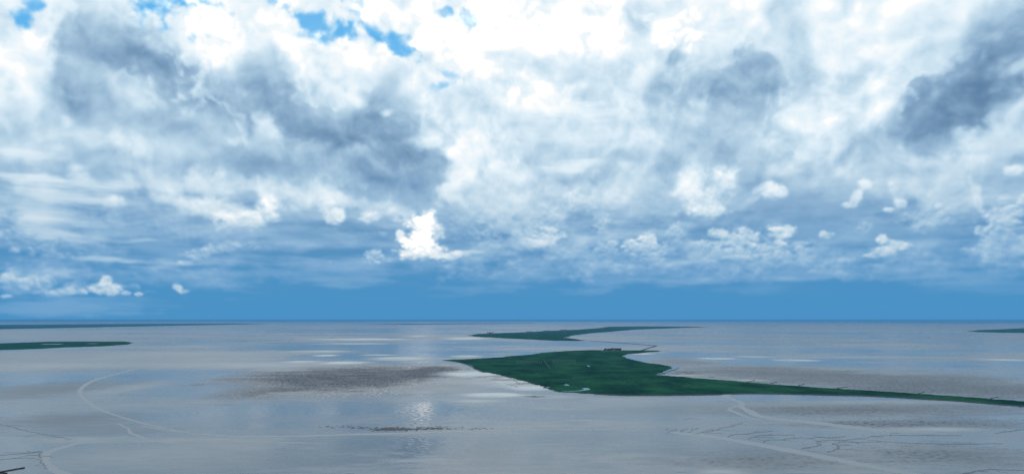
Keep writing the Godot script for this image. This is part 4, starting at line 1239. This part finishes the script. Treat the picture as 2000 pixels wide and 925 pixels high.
func make_details() -> void:
	var bank := paint(0.08, 0.08, 0.085, 0.5, 0.5)
	var wet := paint(0.25, 0.25, 0.25, 0.45)
	var pool := paint(0.10, 0.11, 0.12, 0.12)
	for i in CREEKS.size():
		var c: Array = CREEKS[i]
		var w: float = c[0]
		var o := setting(numbered("tidal_creek"), CREEK_LABELS[i], strip(c[1], [w * 0.35, w * 0.7, w * 0.75, w * 0.3], [[-1.0, -0.03], [-0.7, 0.16], [-0.2, 0.03], [0.2, 0.03], [0.7, 0.16], [1.0, -0.03]], 3.0, 8), bank)
		o.set_meta("group", "dark tidal creeks")
		# side gullies that feed it
		var line := smooth_line(c[1], 4)
		for k in range(3, line.size() - 2, 4):
			var go := (line[k + 1] - line[k]).normalized().rotated((0.9 if rng.randf() < 0.5 else -0.9) + rng.randf_range(-0.3, 0.3))
			var long := rng.randf_range(8.0, 26.0)
			var mid := line[k] + go * long * 0.5 + go.orthogonal() * rng.randf_range(-3.0, 3.0)
			put("gully", strip([line[k], mid, line[k] + go.rotated(0.2) * long], [w * 0.4, w * 0.25, w * 0.08], [[-1.0, -0.03], [-0.6, 0.12], [0.0, 0.03], [0.6, 0.12], [1.0, -0.03]], 1.0, 5), bank, o)
	for i in CHANNELS.size():
		var c: Array = CHANNELS[i]
		var o := setting(numbered("tidal_channel"), CHANNEL_LABELS[i], strip(c[1], c[0], [[-1.0, 0.02], [0.0, 0.03], [1.0, 0.02]], 1.5, 8), wet)
		o.set_meta("group", "pale tidal channels")
	var isle: Node3D = get_node("grass_island")
	var stone := paint(0.05, 0.055, 0.06, 0.85, 0.3)
	var soil := paint(0.04, 0.07, 0.045, 0.9, 0.2)
	put("stone_revetment", strip([Vector2(132.8, -1130.0), Vector2(179.2, -1108.9), Vector2(244.8, -1111.2), Vector2(329.8, -1122.4), Vector2(397.0, -1137.7), Vector2(493.0, -1118.6), Vector2(565.6, -1100.2), Vector2(636.8, -1051.6), Vector2(671.1, -1016.4), Vector2(710.6, -969.3), Vector2(746.5, -926.4)], [4, 5, 5], [[-1.0, -0.1], [-0.3, 0.8], [0.4, 1.3], [1.0, 0.9]], 2.0, 8), stone, isle)
	put("stone_revetment", strip([Vector2(-199.7, -2047.1), Vector2(-151.8, -1957.1), Vector2(-115.3, -1837.2), Vector2(-83.8, -1670.0), Vector2(-64.5, -1589.7)], [5, 6, 5], [[-1.0, -0.1], [0.0, 0.9], [1.0, -0.1]], 2.0, 8), stone, isle)
	for d in [[Vector2(13.5, -2037.0), Vector2(14.0, -1900.7)], [Vector2(19.1, -2037.0), Vector2(19.2, -1900.7)], [Vector2(24.7, -2037.0), Vector2(24.4, -1900.7)], [Vector2(30.3, -2037.0), Vector2(29.6, -1900.7)], [Vector2(35.8, -2037.0), Vector2(34.8, -1900.7)], [Vector2(41.4, -2037.0), Vector2(40.0, -1900.7)], [Vector2(47.0, -2037.0), Vector2(45.2, -1900.7)], [Vector2(52.5, -2037.0), Vector2(50.4, -1900.7)], [Vector2(58.1, -2037.0), Vector2(55.6, -1900.7)], [Vector2(63.7, -2037.0), Vector2(60.8, -1900.7)], [Vector2(69.2, -2037.0), Vector2(66.0, -1900.7)], [Vector2(74.8, -2037.0), Vector2(71.2, -1900.7)], [Vector2(80.4, -2037.0), Vector2(76.4, -1900.7)], [Vector2(85.9, -2037.0), Vector2(81.6, -1900.7)], [Vector2(121.9, -2062.5), Vector2(113.1, -1879.1)], [Vector2(127.4, -2062.5), Vector2(118.1, -1879.1)], [Vector2(132.9, -2062.5), Vector2(123.1, -1879.1)], [Vector2(138.4, -2062.5), Vector2(128.1, -1879.1)], [Vector2(143.9, -2062.5), Vector2(133.1, -1879.1)], [Vector2(149.4, -2062.5), Vector2(138.1, -1879.1)], [Vector2(154.8, -2062.5), Vector2(143.1, -1879.1)], [Vector2(160.3, -2062.5), Vector2(148.1, -1879.1)], [Vector2(165.8, -2062.5), Vector2(153.1, -1879.1)], [Vector2(171.3, -2062.5), Vector2(158.0, -1879.1)], [Vector2(176.8, -2062.5), Vector2(163.0, -1879.1)], [Vector2(182.3, -2062.5), Vector2(168.0, -1879.1)], [Vector2(187.8, -2062.5), Vector2(173.0, -1879.1)]]:
		put("ditch", strip(d, [1.6, 1.6], [[-1.0, 1.13], [0.0, 1.2], [1.0, 1.13]], 1.5, 6), soil, isle)
	put("track", strip([Vector2(94.7, -2067.6), Vector2(93.7, -1922.9), Vector2(94.2, -1797.2), Vector2(94.3, -1704.5)], [3.0, 3.0], [[-1.0, 1.13], [0.0, 1.22], [1.0, 1.13]], 1.5, 6), soil, isle)
	put("track", strip([Vector2(7.5, -1695.7), Vector2(37.4, -1690.5), Vector2(70.6, -1678.5)], [4.0, 4.0], [[-1.0, 1.13], [0.0, 1.22], [1.0, 1.13]], 1.5, 6), soil, isle)
	put("stream", strip([Vector2(83.7, -1161.5), Vector2(98.5, -1165.6), Vector2(112.2, -1173.8), Vector2(123.8, -1186.3), Vector2(129.6, -1199.1), Vector2(127.5, -1221.1)], [4, 5, 6, 9, 12, 8], [[-1.0, 1.13], [1.0, 1.13]], 1.5, 6), pool, isle)
	put("lagoon", strip([Vector2(350.0, -1582.1), Vector2(369.5, -1637.0), Vector2(384.9, -1661.6), Vector2(402.0, -1713.3), Vector2(420.6, -1758.9)], [4, 8, 10, 15, 8], [[-1.0, 1.14], [1.0, 1.14]], 4.0, 6), pool, isle)
	put("lagoon", strip([Vector2(320.5, -1530.9), Vector2(341.0, -1562.7), Vector2(358.8, -1559.8), Vector2(370.7, -1523.9)], [4, 6, 6, 4], [[-1.0, 1.14], [1.0, 1.14]], 4.0, 6), pool, isle)
	var spots := [[Vector2(100.6, -1277.4), 4.5, 12.0], [Vector2(197.3, -1787.5), 3.0, 22.0], [Vector2(63.6, -1234.7), 4.0, 5.0]]
	for k in spots.size():
		put("pond", oval(spots[k][1], spots[k][2], k + 5), pool, isle).position = Vector3(spots[k][0].x, 1.14, spots[k][0].y)
	var left: Node3D = get_node("low_island")
	put("pond", oval(48, 40, 21), pool, left).position = Vector3(Vector2(-2235.5, -3355.8).x, 1.54, Vector2(-2235.5, -3355.8).y)
	put("pond", oval(24, 26, 22), pool, left).position = Vector3(Vector2(-2095.0, -3447.6).x, 1.54, Vector2(-2095.0, -3447.6).y)
	var dam := thing("stone_causeway", "dark stone causeway bending between the two green islands", "causeway", Vector3.ZERO)
	put("dam", strip([Vector2(412.7, -4004.2), Vector2(490.7, -3782.1), Vector2(550.0, -3567.8), Vector2(621.6, -3355.8), Vector2(660.0, -3204.9), Vector2(656.8, -3155.5), Vector2(573.0, -2909.2), Vector2(500.1, -2681.1)], [9, 8, 8, 9, 12, 12, 12], [[-1.0, -0.1], [-0.5, 1.6], [0.5, 1.6], [1.0, -0.1]], 2.0, 8), stone, dam)
	put("rail_bed", strip([Vector2(412.7, -4004.2), Vector2(490.7, -3782.1), Vector2(550.0, -3567.8), Vector2(621.6, -3355.8), Vector2(660.0, -3204.9), Vector2(656.8, -3155.5), Vector2(573.0, -2909.2), Vector2(500.1, -2681.1)], [2.4, 2.4], [[-1.0, 1.6], [-0.8, 1.8], [0.8, 1.8], [1.0, 1.6]], 0.0, 8), soil, dam)
	var brush := paint(0.035, 0.032, 0.03, 0.95, 0.2)
	var wood := paint(0.03, 0.028, 0.027, 0.9, 0.2)
	var ga := [Vector2(-408.1, -555.4), Vector2(-397.9, -575.5)]
	groyne("long dark brushwood groyne in the bottom left corner", ga[0], ga[1], 26, 0.9, "groynes in the near left corner", [brush, wood])
	ga = [Vector2(-417.1, -564.0), Vector2(-396.6, -553.9)]
	groyne("short dark groyne meeting the long one at the left edge", ga[0], ga[1], 14, 0.9, "groynes in the near left corner", [brush, wood])
	var where := ["second from the left", "third from the left", "fourth from the left", "second from the right edge", "nearest the right edge", "first from the left"]
	var gs := [[Vector2(489.1, -1316.9), Vector2(514.6, -1346.8)], [Vector2(524.3, -1272.5), Vector2(548.3, -1302.5)], [Vector2(573.2, -1225.6), Vector2(602.0, -1247.7)], [Vector2(655.8, -1130.0), Vector2(685.6, -1157.5)], [Vector2(731.0, -1065.0), Vector2(760.7, -1089.4)], [Vector2(452.5, -1339.2), Vector2(487.1, -1389.7)]]
	for k in gs.size():
		groyne("dark groyne on the far side of the green tail, %s" % where[k], gs[k][0], gs[k][1], 12, 0.8, "groynes along the island tail", [brush, wood])
	shell_bank([Vector2(-208.1, -791.3), Vector2(-175.0, -785.4), Vector2(-146.2, -773.1), Vector2(-136.0, -776.0), Vector2(-122.5, -773.1), Vector2(-95.3, -776.7), Vector2(-81.7, -782.1), Vector2(-62.5, -778.5), Vector2(-28.4, -776.7)])
	farms()
	ship(Vector2(2798.9, -4640.6))


# mussels and weed lying in clumps along a line
func shell_bank(points: Array) -> void:
	var line := smooth_line(points, 14)
	var r := RandomNumberGenerator.new()
	r.seed = 12
	var st := SurfaceTool.new()
	st.begin(Mesh.PRIMITIVE_TRIANGLES)
	for i in line.size():
		var f := float(i) / line.size()
		var many := int(12.0 * exp(-pow((f - 0.45) / 0.22, 2.0)) + 2.0)
		for k in many:
			var at := line[i] + Vector2(r.randfn() * 5.0, r.randfn() * 5.5)
			var s := r.randf_range(0.35, 1.3)
			var h := s * 0.4
			var ring := []
			for e in 6:
				var a := TAU * e / 6.0 + r.randf() * 0.5
				ring.append(Vector3(at.x + cos(a) * s * 1.8, -0.02, at.y + sin(a) * s))
			var top := Vector3(at.x, h, at.y)
			for e in 6:
				st.add_vertex(top)
				st.add_vertex(ring[e])
				st.add_vertex(ring[(e + 1) % 6])
	st.generate_normals()
	var o := put("mussel_bed", st.commit(), paint(0.03, 0.03, 0.032, 0.7, 0.4))
	o.set_meta("kind", "stuff")
	o.set_meta("label", "dark broken line of mussels and weed across the wet flat")
	o.set_meta("category", "mussel bed")


func farms() -> void:
	var turf := paint(0.03, 0.085, 0.035, 0.9, 0.2)
	var brick := paint(0.16, 0.075, 0.055, 0.85)
	var thatch := paint(0.06, 0.055, 0.05, 0.95)
	var glass := paint(0.03, 0.035, 0.04, 0.15)
	var door := paint(0.05, 0.09, 0.07, 0.6)
	var bark := paint(0.05, 0.045, 0.04, 0.9)
	var leaf := paint(0.018, 0.04, 0.022, 0.8)
	leaf.cull_mode = BaseMaterial3D.CULL_DISABLED
	var c := Vector2(380.2, -2621.2)
	mound("low grassy dwelling mound at the far edge of the large green island", c, 42, 3.0, turf)
	farmhouse("low dark roofed farmhouse on the mound, left of the trees", Vector3(c.x - 12, 4.1, c.y + 4), 0.15, Vector3(18, 3.0, 8), "houses on the large island's mound", [brick, thatch, glass, door])
	farmhouse("larger dark roofed farmhouse at the right end of the mound", Vector3(c.x + 16, 4.1, c.y - 2), -0.2, Vector3(22, 3.4, 9), "houses on the large island's mound", [brick, thatch, glass, door])
	var places := [[-30, 4, 6.0, "leftmost small tree on the mound"], [-24, -8, 7.5, "second tree from the left on the mound"], [-1, 8, 8.0, "middle tree between the mound's two farmhouses"], [2, -9, 9.0, "tall tree behind the middle of the mound"], [26, 8, 8.5, "second tree from the right on the mound"], [31, -4, 10.0, "rightmost and tallest tree on the mound"]]
	for k in places.size():
		var q: Array = places[k]
		tree(q[3], Vector3(c.x + q[0], 4.0 if absf(q[0]) < 25 else 3.0, c.y + q[1]), q[2], 30 + k, "trees on the large island's mound", [bark, leaf])
	var far := [Vector2(-184.9, -5792.5), Vector2(155.6, -6164.4), Vector2(333.1, -6695.7), Vector2(539.4, -7262.1), Vector2(463.7, -6005.6)]
	var names := ["at its left tip", "second from its left tip", "in its middle", "at the right of its middle", "nearest its near shore"]
	for k in far.size():
		var p: Vector2 = far[k]
		mound("small farm mound on the island behind, %s" % names[k], p, 55 if k != 4 else 35, 4.0, turf)
		farmhouse("tiny dark farmhouse on the island behind, %s" % names[k], Vector3(p.x, 5.1, p.y), 0.1 * k, Vector3(26, 4.0, 11), "farms on the island behind", [brick, thatch, glass, door])
		tree("tree left of the farmhouse on the island behind, %s" % names[k], Vector3(p.x - 22, 4.8, p.y + 3), 11.0, 50 + k, "trees on the island behind", [bark, leaf])
		tree("tree right of the farmhouse on the island behind, %s" % names[k], Vector3(p.x + 23, 4.8, p.y - 3), 12.0, 60 + k, "trees on the island behind", [bark, leaf])


func ship(at: Vector2) -> void:
	var s := thing("small_ship", "small white ship far off on the right", "ship", Vector3(at.x, 0, at.y))
	var st := SurfaceTool.new()
	st.begin(Mesh.PRIMITIVE_TRIANGLES)
	var rows := []
	for k in 9:
		var f := k / 8.0
		var w: float = 3.6 * sin(PI * clampf(f * 0.86 + 0.12, 0.0, 1.0))
		var x := lerpf(-16, 16, f)
		rows.append([Vector3(x, 2.8, -w), Vector3(x, 0.0, -w * 0.8), Vector3(x, 0.0, w * 0.8), Vector3(x, 2.8, w)])
	for i in 8:
		for k in 4:
			var quad := [rows[i][k], rows[i][(k + 1) % 4], rows[i + 1][(k + 1) % 4], rows[i + 1][k]]
			for v in [0, 1, 2, 0, 2, 3]:
				st.add_vertex(quad[v])
	st.generate_normals()
	var white := paint(0.8, 0.8, 0.78, 0.5)
	put("hull", st.commit(), white, s)
	put("cabin", box_mesh(Vector3(14, 2.6, 5)), white, s).position = Vector3(-3, 4.1, 0)
	put("wheelhouse", box_mesh(Vector3(5, 2.4, 4)), white, s).position = Vector3(3, 6.6, 0)
	var mast := CylinderMesh.new()
	mast.top_radius = 0.1
	mast.bottom_radius = 0.2
	mast.height = 6
	put("mast", mast, white, s).position = Vector3(1, 10.8, 0)
